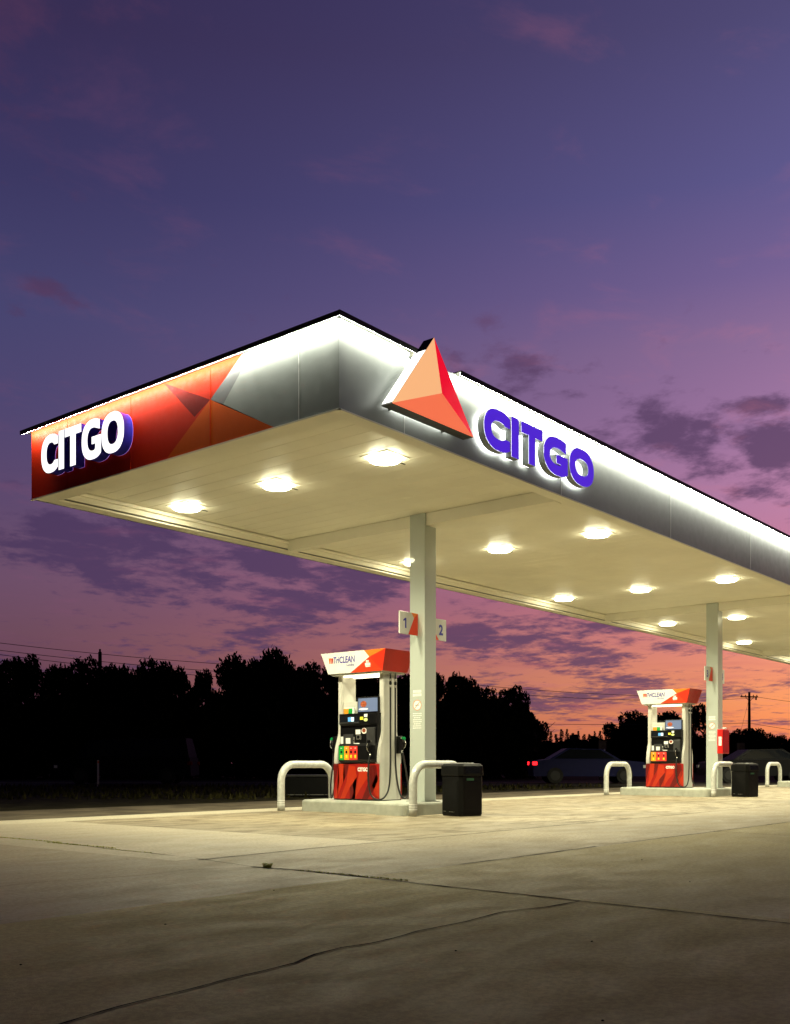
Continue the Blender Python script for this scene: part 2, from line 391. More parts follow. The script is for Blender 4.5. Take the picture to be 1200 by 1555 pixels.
def wander(p0, p1, amp, n, seed):
    a, b = Vector(p0), Vector(p1); d = (b - a); w = Vector((-d.y, d.x)).normalized(); out = []
    for i in range(n + 1):
        t = i / n; e = math.sin(math.pi * t) ** .5 if 0 < t < 1 else 0
        k = mnoise.noise((t * d.length * .8, seed, 0)) * .6 + mnoise.noise((t * d.length * 4, seed, 3)) * .25
        out.append(a + d * t + w * amp * k * e)
    return out
def crack(pts, w, seed, z=.004, name='pavement_joint', gaps=0.):
    g = MB(); P = []
    for i in range(len(pts) - 1): P += wander(pts[i], pts[i + 1], w * 2.2, max(3, int((Vector(pts[i + 1]) - Vector(pts[i])).length * 14)), seed + i)[:-1]
    P.append(Vector(pts[-1])); L = []
    for i, p in enumerate(P):
        d = (P[min(i + 1, len(P) - 1)] - P[max(i - 1, 0)]).normalized(); n = Vector((-d.y, d.x))
        ww = w * (.45 + .75 * abs(mnoise.noise((p.x * 3.1, p.y * 3.1, seed))) + .6 * max(0, mnoise.noise((p.x * 9, p.y * 9, seed + 9))))
        if gaps and mnoise.noise((p.x * .9, p.y * .9, seed + 5)) < gaps - .5: ww *= .15
        L.append((p + n * ww, p - n * ww))
    for i in range(len(L) - 1):
        g.face([(*L[i][0], z), (*L[i + 1][0], z), (*L[i + 1][1], z), (*L[i][1], z)], M_joint)
    return g.build(name, kind='structure')
crack([(6.15, 13.0), (6.09, 10.77), (6.11, 9.98), (6.02, 9.11), (5.95, 8.45), (5.86, 7.1)], .010, 1, gaps=.35)
crack([(5.86, 7.1), (5.66, 6.15)], .006, 2)
crack([(5.66, 6.15), (5.70, 5.6), (5.66, 4.95), (5.60, 4.4), (5.56, 3.7), (5.51, 3.09)], .018, 3)
crack([(5.51, 3.09), (5.49, 2.67), (5.45, 2.2), (5.42, 1.5), (5.38, -2), (5.3, -9)], .015, 4)
crack([(.6, 2.6), (1.4, 2.8), (1.89, 2.92), (2.13, 2.97), (2.42, 2.99), (2.63, 3.02), (2.85, 3.03), (3.05, 3.05), (3.24, 3.12), (3.43, 3.14), (3.6, 3.11), (3.79, 3.12), (4.02, 3.16), (4.4, 3.15), (4.86, 3.20), (5.16, 3.11), (5.5, 3.09)], .009, 5)
crack([(5.75, 6.93), (6.53, 6.98), (7.31, 7.03), (8.54, 7.03), (9.64, 7.02), (12.26, 7.08), (15.44, 7.08), (21.04, 7.05), (40, 7.05)], .014, 6)
crack([(5.66, 4.98), (7.73, 4.97), (9.26, 5.0), (11.54, 4.98), (14.55, 4.96), (24, 4.96)], .011, 7, gaps=.2)
crack([(12.2, 5.0), (12.05, 4.2), (11.95, 3.2), (11.9, -2)], .012, 8)
crack([(5.66, 6.1), (5.2, 6.35), (4.7, 6.3), (4.0, 6.5), (3.3, 6.45)], .0045, 9, gaps=.3)
crack([(8.38, 7.05), (8.38, 10), (8.4, 13.05)], .004, 10)
crack([(12.05, 7.05), (12.05, 10), (12.05, 13.05)], .006, 11)
crack([(19.5, 5.0), (19.5, 9), (19.5, 13.05)], .007, 12)
crack([(8.4, 13.05), (20, 13.05), (40, 13.05)], .006, 13)
crack([(27, -4), (27, 9), (27, 13.05)], .007, 14)

# weeds in the joints
def weed(x, y, n, h, spread, name, label, flat=.5, seed=1, along=(0, 1)):
    rnd = random.Random(seed); g = MB()
    for i in range(n):
        s = (i / n - .5) * 4 * spread + rnd.uniform(-.5, .5) * spread * .1; a = rnd.uniform(0, 2 * math.pi)
        bx, by = along[0] * s + max(-.01, min(.01, rnd.gauss(0, .005))), along[1] * s
        l = h * rnd.uniform(.5, 1.2); lean = rnd.uniform(.2, 1.2) * flat
        w = rnd.uniform(.0025, .005); dx, dy = math.cos(a), math.sin(a); px_, py_ = -dy * w, dx * w
        m0 = (bx + dx * l * lean * .45, by + dy * l * lean * .45, l * .75); t0 = (bx + dx * l * lean, by + dy * l * lean, l * rnd.uniform(.5, 1.0))
        g.face([(bx - px_, by - py_, 0), (bx + px_, by + py_, 0), (m0[0] + px_, m0[1] + py_, m0[2]), (m0[0] - px_, m0[1] - py_, m0[2])], M_weed)
        g.face([(m0[0] - px_, m0[1] - py_, m0[2]), (m0[0] + px_, m0[1] + py_, m0[2]), t0], M_weed)
    return g.build(name, loc=(x, y, .002), label=label, cat='weed', group='weeds growing in the pavement joints', recalc=False)
weed(5.68, 6.0, 60, .042, .022, 'weed_tuft', 'star shaped grass tuft where the joint lines meet on the concrete', 1.3, 1)
weed(5.68, 5.0, 170, .013, .22, 'weed_tuft', 'low strip of weeds in the wide dark joint below the grass tuft', .9, 2)
weed(5.69, 5.55, 20, .014, .06, 'weed_tuft', 'tiny sprig in the dark joint just beside the grass tuft', .9, 3)
weed(6.02, 9.1, 150, .014, .30, 'weed_tuft', 'longest green strip of weeds in the far pavement joint', 1.0, 4)
weed(6.1, 10.4, 220, .012, .42, 'weed_tuft', 'thin straggly weeds at the farthest end of the joint', 1.0, 5)
weed(5.93, 8.2, 60, .010, .2, 'weed_tuft', 'faint green specks at the near end of the far joint', 1.0, 6)

# small debris
rnd = random.Random(5)
for k, (x, y) in enumerate([(3.35, 4.3), (4.3, 2.35), (2.3, 3.9), (6.9, 3.0), (4.7, 4.9), (3.0, 1.6), (3.7, 2.7), (8.2, 4.0)]):
    g = MB(); bm = bmesh.new(); bmesh.ops.create_icosphere(bm, subdivisions=1, radius=.006)
    for v in bm.verts: v.co = Vector((v.co.x * rnd.uniform(.7, 1.8), v.co.y * rnd.uniform(.6, 1.2), v.co.z * .45 + .003))
    g.bm(bm, M_joint); g.build('pebble', loc=(x, y, 0), label='small dark pebble lying loose on the bare concrete', cat='pebble', group='loose pebbles on the concrete')

# ------------------------------------------------------------------ canopy
ZB = 4.735; ZS = 4.935; ZT = 5.7265; CX0, CX1, CY0, CY1 = 8.33, 42.3, 7.66, 13.83
can = empty('station_canopy', ((CX0 + CX1) / 2, (CY0 + CY1) / 2, 0), label='long flat fuel station canopy with lit grey fascia and cream soffit', cat='canopy')
OX, OY = can.location.x, can.location.y
def cpart(g, name, **k):
    g.v = [(x - OX, y - OY, z) for x, y, z in g.v]
    return g.build(name, parent=can, **k)
# soffit deck with shallow ribs running across
g = MB(); x = CX0 + .06; nr = 0; prof = []
while x < CX1 - .06:
    prof += [(x, ZS), (x + .285, ZS), (x + .290, ZS + .004), (x + .296, ZS + .004)]; x += .307
for a, b in zip(prof[:-1], prof[1:]):
    g.face([(a[0], CY0 + .05, a[1]), (b[0], CY0 + .05, b[1]), (b[0], CY1 - .05, b[1]), (a[0], CY1 - .05, a[1])], M_soff)
cpart(g, 'soffit_deck')
g = MB(); g.box(CX0 + .1, CX1 - .1, CY0 + .1, CY1 - .1, ZT - .2, ZT - .12, M_alu_d); cpart(g, 'roof_deck')
# gutter frame: bottom flanges and inner faces
g = MB()
fl = .30
for (x0, x1, y0, y1) in [(CX0 + .02, CX0 + fl, CY0 + .02, CY1 - .02), (CX1 - fl, CX1 - .02, CY0 + .02, CY1 - .02)]:
    g.box(x0, x1, y0, y1, ZB + .004, ZB + .03, M_soff)
g.box(CX0 + fl, CX1 - fl, CY0 + .02, CY0 + .22, ZB + .004, ZB + .03, M_soff)
g.box(CX0 + fl, CX1 - fl, CY1 - .24, CY1 - .02, ZB + .004, ZB + .03, M_soff)
g.box(CX0 + fl, CX1 - fl, CY1 - .27, CY1 - .24, ZB + .05, ZS - .003, M_soff)
g.box(CX0 + fl, CX1 - fl, CY0 + .22, CY0 + .25, ZB + .01, ZS - .003, M_soff)
g.box(CX0 + fl, CX0 + fl + .03, CY0 + .25, CY1 - .27, ZB + .01, ZS - .003, M_soff)
g.box(CX0 + .6, CX1 - .6, CY1 - .315, CY1 - .275, ZS - .07, ZS - .03, M_soff, .006)
cpart(g, 'gutter_frame')
COLX = [13.30, 25.48, 37.50]; CYC = 10.33; CW = .31
for cx in COLX:
    g = MB(); g.box(cx + .045, cx + .245, CY0 + .26, CY1 - .28, ZB + .005, ZS - .003, M_soff, .006); cpart(g, 'cross_beam')
# fascia: end panel with red artwork
g = MB()
def EP(y, z): return (CX0, y, z)
T = ZT; Bz = ZB
J = (9.81, 5.31)
A1 = (9.22, T); TG = (9.05, T)
g.face([EP(CY1, Bz), EP(CY1, T), EP(10.72, T), EP(10.11, 5.16), EP(10.67, Bz)], M_red)
g.face([EP(10.67, Bz), EP(10.11, 5.16), EP(*J)], M_red)     # thin join
g.face([EP(10.72, T), EP(*J), EP(10.11, 5.16)], M_redd)
g.face([EP(10.72, T), EP(*A1), EP(*J)], M_red)
g.face([EP(10.67, Bz), EP(*J), EP(8.68, Bz)], M_org)
g.face([EP(*A1), EP(TG[0], T), EP(9.57, 5.2005), EP(*J)], M_alu_d)
g.face([EP(TG[0], T), EP(CY0, T), EP(CY0, Bz), EP(8.68, Bz), EP(9.57, 5.2005)], M_alu)
g2 = MB()
for yy in (8.28, 9.81, 11.42, 12.9): g2.box(CX0 - .004, CX0 + .001, yy - .004, yy + .004, Bz, T, M_seam if yy < 9 else M_red)
g2.box(CX0 - .012, CX0 + .02, CY0 - .012, CY1 + .01, Bz - .018, Bz - .001, M_soff)
cpart(g, 'end_fascia', label='red, orange and grey printed fascia panel at the short end', recalc=False); cpart(g2, 'fascia_seam')
# front fascia (notched behind the emblem)
g = MB()
y = CY0
def FP(x, z, yy=CY0): return (x, yy, z)
g.face([FP(CX0, Bz), FP(9.10, Bz), FP(9.25, 5.04), FP(9.72, T), FP(CX0, T)], M_alu)
g.face([FP(9.10, Bz), FP(10.55, Bz), FP(10.55, T), FP(10.3, T + .0), FP(9.25, 5.04)], M_alu)
g.face([FP(10.55, Bz), FP(CX1, Bz), FP(CX1, T), FP(10.55, T)], M_alu)
g.face([FP(9.25, 5.04), FP(10.3, T), FP(9.72, T)], M_alu)
cpart(g, 'front_fascia', label='long grey front fascia panel washed by the light strip')
g = MB()
for xx in (9.47, 13.1, 16.81, 20.55, 23.4, 27.1, 30.8, 34.5, 38.2): g.box(xx - .004, xx + .004, CY0 - .004, CY0 + .001, Bz, T, M_seam)
g.box(CX0 - .01, CX1, CY0 - .012, CY0 + .02, Bz - .018, Bz - .001, M_soff); cpart(g, 'fascia_seam')
g = MB(); g.box(CX1 - .02, CX1, CY0 + .01, CY1, Bz, T, M_alu); cpart(g, 'far_end_fascia')
g = MB(); g.box(CX0 + .01, CX1 - .02, CY1 - .012, CY1, Bz, T, M_alu); cpart(g, 'rear_fascia')
# lips (top trim) with led strips beneath
LO = .125; ZL0, ZL1 = 5.683, 5.742
g = MB(); 
g.prism([(CX0 + .03, ZL1), (CX0 - LO, ZL1), (CX0 - LO, ZL0), (CX0 - LO + .012, ZL0), (CX0 - LO + .012, ZL1 - .015), (CX0 + .03, ZL1 - .015)], 'y', CY0 - LO, CY1 + .11, M_lip)
for i in range(60):
    yy = CY0 + .05 + i * .104; g.box(CX0 - LO - .004, CX0 - LO + .003, yy, yy + .02, ZL0 + .004, ZL1 - .01, M_lip)
cpart(g, 'end_top_trim')
def strip_x(x0, x1):
    g = MB(); a, b = (CY0 - LO + .030, ZL1 - .020), (CY0 - LO + .018, ZL1 - .056)
    g.face([(x0, a[0], a[1]), (x1, a[0], a[1]), (x1, b[0], b[1]), (x0, b[0], b[1])], M_strip)
    g.prism([(CY0 - LO + .028, ZL1 - .018), (CY0 - LO + .016, ZL1 - .056), (CY0 - LO + .013, ZL1 - .056), (CY0 - LO + .013, ZL1 - .018)], 'x', x0, x1, M_lip); cpart(g, 'light_strip', recalc=False)
def strip_y(y0, y1):
    g = MB(); a, b = (CX0 - LO + .030, ZL1 - .020), (CX0 - LO + .018, ZL1 - .056)
    g.face([(a[0], y0, a[1]), (a[0], y1, a[1]), (b[0], y1, b[1]), (b[0], y0, b[1])], M_strip)
    g.prism([(CX0 - LO + .028, ZL1 - .018), (CX0 - LO + .016, ZL1 - .056), (CX0 - LO + .013, ZL1 - .056), (CX0 - LO + .013, ZL1 - .018)], 'y', y0, y1, M_lip); cpart(g, 'light_strip', recalc=False)
def front_lip(x0, x1):
    g = MB(); g.prism([(CY0 + .03, ZL1), (CY0 - LO, ZL1), (CY0 - LO, ZL0), (CY0 - LO + .012, ZL0), (CY0 - LO + .012, ZL1 - .015), (CY0 + .03, ZL1 - .015)], 'x', x0, x1, M_lip); cpart(g, 'front_top_trim')
    strip_x(max(x0, CX0 - LO + .014), x1 - .02)
front_lip(CX0 - LO + .013, 9.58); front_lip(10.45, CX1)
strip_y(CY0 - LO + .02, CY1 + .08)
g = MB(); g.box(9.56, 9.585, CY0 - LO, CY0 - .01, ZL0 - .02, ZL1, M_lip, .003); cpart(g, 'trim_end_cap')
# halo strips round the emblem notch

# soffit lamps
def lamp(x, y):
    o = empty('canopy_light', (x, y, ZS), label=None, cat='light', group='bright lamps recessed in the canopy soffit')
    g = MB(); g.box(-.24, .24, -.24, .24, -.010, -.002, M_soff, .003); g.build('housing', parent=o)
    g = MB()
    # drop lens: shallow truncated pyramid
    n = 24; rings = [(.225, -.019), (.225, -.035), (.20, -.058), (.15, -.068)]
    v = [(r_ * math.cos(2 * math.pi * k / n), r_ * math.sin(2 * math.pi * k / n), z) for r_, z in rings for k in range(n)]
    g.add(v, [tuple(range(3 * n, 4 * n))], M_lens); g.add(v, [(q * n + k, q * n + (k + 1) % n, (q + 1) * n + (k + 1) % n, (q + 1) * n + k) for q in range(3) for k in range(n)], M_lensrim); g.build('lens', parent=o)
    ld = bpy.data.lights.new('beam', 'SPOT'); ld.energy = E_SPOT; ld.color = LAMP[:3]; ld.spot_size = R(160); ld.spot_blend = 1.0; ld.shadow_soft_size = .16
    lo = bpy.data.objects.new('beam', ld); COL.objects.link(lo); lo.parent = o; lo.location = (0, 0, -.22)
    g = MB(); g.box(.31, .43, -.012, .012, -.006, -.001, M_dgrey); g.build('slot', parent=o)
    return o
LX = [10.55, 16.42, 22.36, 28.32, 34.3, 40.2]; LY = [13.0, 10.94, 8.87]
base_l = lamp(LX[0], LY[0])
rown = ['far row', 'middle row', 'near row']; posn = ['nearest the red fascia end', 'just past the first column', 'before the second column', 'just past the second column', 'deep along the canopy', 'at the far end of the canopy']
for i, lx in enumerate(LX):
    for j, ly in enumerate(LY):
        lab = 'glowing square soffit lamp in the %s, %s' % (rown[j], posn[i])
        if i == 0 and j == 0: base_l['label'] = lab
        else: copy_tree(base_l, (lx, ly, ZS), lab)

# ------------------------------------------------------------------ sign letters
def arc(cx, cy, rx, ry, a0, a1, n, e=2.35):
    out = []
    for i in range(n + 1):
        a = R(a0 + (a1 - a0) * i / n); c, s = math.cos(a), math.sin(a)
        out.append((cx + rx * math.copysign(abs(c) ** (2 / e), c), cy + ry * math.copysign(abs(s) ** (2 / e), s)))
    return out
def clipx(pts, x): return [(min(p[0], x), p[1]) for p in pts]
def glyph(ch, w, h, st):
    """returns list of (polygon strip quads, outlines): each outline a closed loop (outer), optional hole loop"""
    cx, cy = w / 2, h / 2; sv = st * .88
    if ch == 'I': return [[(0, 0), (st, 0), (st, h), (0, h)]], None
    if ch == 'T':
        a = (w - st) / 2
        return [[(a, 0), (a + st, 0), (a + st, h - sv), (w, h - sv), (w, h), (0, h), (0, h - sv), (a, h - sv)]], None
    if ch == 'O':
        return [arc(cx, cy, w / 2, h / 2, 0, 360, 48)[:-1]], arc(cx, cy, w / 2 - st, h / 2 - sv, 0, 360, 48)[:-1]
    W = w * 1.16; CX = W / 2
    if ch == 'C':
        o = [p for p in arc(CX, cy, W / 2, h / 2, 38, 322, 44)]
        i_ = [p for p in arc(CX, cy, W / 2 - st, h / 2 - sv, 318, 42, 40)]
        o = [p for p in o if p[0] <= w]; i_ = [p for p in i_ if p[0] <= w]
        top = h - .035 * h; 
        loop = [(w, o[0][1] - .0)] + o + [(w, o[-1][1])] + [(w, i_[0][1])] + i_ + [(w, i_[-1][1])]
        return [loop], None
    if ch == 'G':
        o = [p for p in arc(CX, cy, W / 2, h / 2, 38, 300, 44) if p[0] <= w * .93]
        i_ = [p for p in arc(CX, cy, W / 2 - st, h / 2 - sv, 285, 42, 40) if p[0] <= w * .93]
        barh = h * .56; wl = w * .93
        o2 = arc(CX, cy, W / 2, h / 2, 270, 345, 14)
        o = [p for p in o if not (p[1] < cy and p[0] > CX * .98)]
        tail = [(p[0] if p[0] < w else w, p[1]) for p in o2]
        loop = [(wl, o[0][1])] + o + tail + [(w, barh), (w * .52, barh), (w * .52, barh - sv * .85), (w - st, barh - sv * .85), (w - st, sv * 1.25)] + [p for p in i_ if p[0] < (w - st) * .97] + [(wl, i_[-1][1])]
        return [loop], None
def letter(name, ch, w, h, st, origin, ux, uy, nrm, depth, mface, mside, mhalo, gap, parent):
    loops, hole = glyph(ch, w, h, st)
    outer = loops[0]; O = Vector(origin); ux = Vector(ux); uy = Vector(uy); nr = Vector(nrm)
    def P(p, d): return O + ux * p[0] + uy * p[1] + nr * d
    def fillface(g, m, d, sc=0.):
        bm = bmesh.new(); es = []
        for lp in [outer] + ([hole] if hole else []):
            vs = [bm.verts.new(P(p, d)) for p in lp]
            es += [bm.edges.new((vs[i], vs[(i + 1) % len(vs)])) for i in range(len(vs))]
        bmesh.ops.triangle_fill(bm, edges=es, use_beauty=True); g.bm(bm, m)
    g = MB()
    for lp in [outer] + ([hole] if hole else []):
        n = len(lp); g.add([P(p, gap) for p in lp] + [P(p, depth) for p in lp], [(i, (i + 1) % n, (i + 1) % n + n, i + n) for i in range(n)], mside)
    body = None
    o = MB(); fillface(o, mface, depth + .001)
    # drop near-duplicate points handled by remove_doubles
    root = g.build(name, parent=parent, recalc=True)
    o.build('letter_face', parent=root)
    hb = MB(); fillface(hb, mhalo, gap - .004); hb.build('halo_light', parent=root)
    return root
# front sign (violet), reads along +X
fs = empty('front_sign', (12.2, CY0, 5.18), label='raised violet letter sign CITGO on the long front fascia', cat='sign')
yF = 7.51
for ch, x0, x1 in (('C', 10.79, 11.40), ('I', 11.43, 11.62), ('T', 11.67, 12.22), ('G', 12.25, 12.91), ('O', 12.96, 13.68)):
    letter('letter', ch, x1 - x0, .535, .17 if ch != 'I' else .185, (x0 + .115 - 12.2, 0, 4.915 - 5.18), (1, 0, 0), (0, 0, 1), (0, -1, 0), CY0 - yF, M_lface, M_lgrey, M_halo, .05, fs)
# end sign (white), reads along -Y
es = empty('end_sign', (CX0, 12.3, 5.23), label='glowing white letter sign CITGO on the red end fascia', cat='sign')
for ch, y0, y1 in (('C', 13.29, 12.87), ('I', 12.85, 12.70), ('T', 12.70, 12.30), ('G', 12.29, 11.84), ('O', 11.83, 11.33)):
    letter('letter', ch, y0 - y1, .545, .133, (0, y0 - 12.3, 4.955 - 5.23), (0, -1, 0), (0, 0, 1), (-1, 0, 0), .17, M_lwhite, M_lblue, M_halop, .03, es)
# emblem: three sided faceted triangle
em = empty('triangle_emblem', (9.75, 7.5, 5.2), label='large faceted red and orange triangle emblem rising above the front fascia', cat='emblem')
eb = Vector((9.75, 7.5, 5.2))
tl, tr, ap = Vector((8.95, 7.42, 4.905)), Vector((10.545, 7.42, 4.905)), Vector((9.735, 7.42, 5.895))
pk = Vector((9.745, 7.31, 5.21))
g = MB(); g.face([tl - eb, pk - eb, ap - eb], M_tri1); g.face([tl - eb, tr - eb, pk - eb], M_tri2); g.face([tr - eb, ap - eb, pk - eb], M_tri3); g.build('lit_face', parent=em, recalc=False)
g = MB()
d = Vector((0, .16, 0))
k = lambda p, s=1.0: p - eb
tri = [tl, tr, ap]
for i in range(3):
    a, b = tri[i], tri[(i + 1) % 3]; g.face([a - eb, b - eb, b + d - eb, a + d - eb], M_trib)
g.face([tl + d - eb, ap + d - eb, tr + d - eb], M_trib)
g.build('return_frame', parent=em)
g = MB(); a0 = tl.lerp(ap, .02); a1 = tl.lerp(ap, .80); o_ = Vector((-.004, 0, .003))  # LED light falling on the left return, painted as a glowing sheet
g.face([a0 + o_ - eb, a1 + o_ - eb, a1 + d + o_ - eb, a0 + d + o_ - eb], mat('painted_return_glow', (.9, .9, .9), .4, var=0, emit=2.2, ecol=(1, 1, .93, 1))); g.build('return_glow_sheet', parent=em, recalc=False)
g = MB()
c0 = (tl + tr + ap) / 3 + Vector((0, .175, 0))
pts = [(p + Vector((0, .175, 0)) - c0) * .80 + c0 for p in tri]
pts[2].z = min(pts[2].z, 5.66)
g.face([p - eb for p in pts], M_halo); g.build('halo_light', parent=em)
# slanted backing wedge beside the emblem
g = MB(); g.prism([(9.19, 4.99), (9.245, 4.99), (9.80, 5.755), (9.745, 5.755)], 'y', CY0 - .035, CY0 - .003, M_lip); cpart(g, 'notch_trim')
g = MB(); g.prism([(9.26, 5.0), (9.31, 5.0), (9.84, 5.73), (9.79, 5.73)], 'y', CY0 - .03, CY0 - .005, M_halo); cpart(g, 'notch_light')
for xx in (9.18, 10.2):
    g = MB(); g.box(xx - .012, xx + .012, 7.5, CY0 - .002, 4.93, 4.95, M_lip); cpart(g, 'emblem_bracket')

# ------------------------------------------------------------------ columns
def column(cx):
    o = empty('canopy_column', (cx + CW / 2, CYC + CW / 2, .2), cat='column', group='square columns carrying the canopy')
    h = CW / 2; g = MB()
    g.box(-h, -h + .045, -h, h, .012, ZS - .2 - .004, M_col, .004)      # face plate reaching the deck
    g.box(-h + .045, h, -h + .003, h - .003, .012, ZB - .2 + .003, M_col, .006); g.build('shaft', parent=o)
    g = MB(); g.box(-h - .05, h + .05, -h - .05, h + .05, .001, .014, M_col, .003)
    g.build('base_plate', parent=o)
    # no smoking decal on the end facing side
    g = MB(); X = -h - .0015; zc = 1.59
    n = 28
    def ring(r0, r1, m, dx):
        for i in range(n):
            a, b = 2 * math.pi * i / n, 2 * math.pi * (i + 1) / n
            g.face([(X - dx, r0 * math.cos(a), zc + r0 * math.sin(a)), (X - dx, r1 * math.cos(a), zc + r1 * math.sin(a)), (X - dx, r1 * math.cos(b), zc + r1 * math.sin(b)), (X - dx, r0 * math.cos(b), zc + r0 * math.sin(b))], m)
    ring(0, .078, M_sticker, 0); mr = mat('decal_red', (.62, .30, .20), .5, var=.03); ring(.074, .09, mr, .001)
    g.face([(X - .002, -.055, zc + .045), (X - .002, -.045, zc + .055), (X - .002, .055, zc - .045), (X - .002, .045, zc - .055)], mr)
    g.box(X - .002, X - .001, -.04, .04, zc - .006, zc + .006, mat('decal_grey', (.25, .25, .25), .5, var=.02))
    rr = random.Random(2)
    for i, (z, hh, w) in enumerate([(zc + .205, .045, .085), (zc + .145, .045, .09)] + [(zc - .145 - .034 * q, .015, .09 - .02 * (q % 3 == 2)) for q in range(8)]):
        yy = w
        while yy > -w:
            l = rr.uniform(.018, .04) if hh < .03 else .018
            g.face([(X, yy, z), (X, max(yy - l, -w), z), (X, max(yy - l, -w), z + hh), (X, yy, z + hh)], M_sticker); yy -= l + .007
    g.build('no_smoking_decal', parent=o, recalc=False)
    return o
c1 = column(COLX[0]); c1['label'] = 'square pale column by the nearest pump, between number signs 1 and 2'
c2 = copy_tree(c1, (COLX[1] + CW / 2, CYC + CW / 2, .2), 'square pale column with the red extinguisher cabinet, beside pump number 3')
c3 = copy_tree(c1, (COLX[2] + CW / 2, CYC + CW / 2, .2), 'square pale column farthest away under the canopy')

def flag(num, x, y, z, side, label, w=.47, h=.36):
    """plate in the XZ plane; side=-1 sticks out towards -X"""
    o = empty('number_sign', (x, y, z), label=label, cat='sign', group='pump number signs on the columns')
    g = MB(); x0, x1 = (-w, -.002) if side < 0 else (.002, w)
    g.box(x0, x1, -.012, .012, 0, h, M_white, .003); g.build('plate', parent=o)
    g = MB(); Y = -.0135
    if side < 0:
        g.face([(x1, Y, h), (x1 - .17, Y, h), (x1 - .10, Y, h * .78), (x1 - .25, Y, 0), (x1, Y, 0)], M_tred)
        g.face([(x1, Y - .001, h), (x1 - .17, Y - .001, h), (x1 - .10, Y - .001, h * .78)], M_torg)
    else:
        g.face([(x0, Y, h), (x0 + .17, Y, h), (x0 + .08, Y, h * .6), (x0 + .26, Y, 0), (x0, Y, 0)], M_tred)
    g.build('red_stripe', parent=o, recalc=False)
    g = MB(); cx = x0 + .145 if side < 0 else x1 - .15
    if num == 1:
        g.face([(cx + a, -.0145, h * .27 + b) for a, b in ((-.012, 0), (.022, 0), (.022, .165), (-.008, .165), (-.055, .135), (-.055, .105), (-.012, .125))], M_blueink)
    else: text_mesh(g, str(num), .235, M_blueink, (cx, -.0145, h * .27), (1, 0, 0), (0, 0, 1), 0, bold=.008, center=True)
    g.build('numeral', parent=o, recalc=False)
    return o
zs = 2.93
for k, (cx, a, b) in enumerate(zip(COLX, (1, 3, 5), (2, 4, 6))):
    flag(a, cx, CYC + CW / 2, zs, -1, ['number 1 sign on the nearer side of the first column', 'number 3 sign on the second column', 'number 5 sign on the farthest column'][k])
    flag(b, cx + CW, CYC + CW / 2, zs - .02, 1, ['number 2 sign on the far side of the first column', 'number 4 sign, mostly hidden behind the second column', 'number 6 sign on the far side of the farthest column'][k])
# extinguisher cabinet
o = empty('extinguisher_cabinet', (25.62, CYC, 1.08), label='red fire extinguisher cabinet hung on the second column', cat='cabinet')
g = MB(); g.box(-.20, .22, -.15, -.001, 0, .62, M_cab, .008); g.build('body', parent=o)
g = MB(); g.box(-.17, .19, -.158, -.151, .03, .59, mat('cabinet_door_red', (.36, .008, .02), .35, var=.08), .003)
for i in range(5): g.box(-.13 + i * .07, -.12 + i * .07, -.162, -.157, .05, .57, M_cab)
g.build('door', parent=o)
g = MB(); g.face([(-.2015, -.04, .20), (-.2015, -.12, .20), (-.2015, -.12, .43), (-.2015, -.04, .43)], M_sticker); g.build('sticker', parent=o)
g = MB(); g.box(.02, .14, -.12, -.05, .621, .67, M_sticker, .01); g.build('top_box', parent=o)

# ------------------------------------------------------------------ islands
def island(x, label):
    g = MB()
    def rr(pts):  # bullnose: stack of outlines
        lv = [(0, 0), (.165, 0), (.188, .010), (.2, .03)]
        n = len(pts); c = Vector((sum(p[0] for p in pts) / n, sum(p[1] for p in pts) / n)); vs = []
        for z, ins in lv:
            for p in pts:
                d = Vector(p) - c; sx = 1 - ins / max(.3, abs(d.x)) if abs(d.x) > .05 else 1; sy = 1 - ins / max(.3, abs(d.y)) if abs(d.y) > .05 else 1
                vs.append((c.x + d.x * sx, c.y + d.y * sy, z))
        m = len(lv)
        g.add(vs, [(k * n + i, k * n + (i + 1) % n, (k + 1) * n + (i + 1) % n, (k + 1) * n + i) for k in range(m - 1) for i in range(n)], C_kerb)
        g.face(vs[-n:], C_kerb)
    def corner(cx, cy, r, a0): return [(cx + r * math.cos(R(a0 + i * 15)), cy + r * math.sin(R(a0 + i * 15))) for i in range(7)]
    hw = .62; bw = .85
    out = corner(hw - .08, 2.55 - .08, .08, 0) + corner(-hw + .08, 2.55 - .08, .08, 90)
    out += [(-hw, .75), (-hw - .05, .70), (-bw + .04, .66)] + corner(-bw + .12, .12, .12, 180) + corner(bw - .12, .12, .12, 270) + [(bw - .04, .66), (hw + .05, .70), (hw, .75)]
    rr(out)
    return g.build('pump_island', loc=(x, 10.18, 0), label=label, cat='kerb island', group='raised concrete pump islands')
ISX = [13.46, 25.38, 37.3]
i1 = island(ISX[0], 'raised concrete island under the nearest pump')
for x, l in ((ISX[1], 'raised concrete island under the second pump'), (ISX[2], 'raised concrete island cut off by the picture edge')):
    c = i1.copy(); COL.objects.link(c); c.location.x = x; c['label'] = l

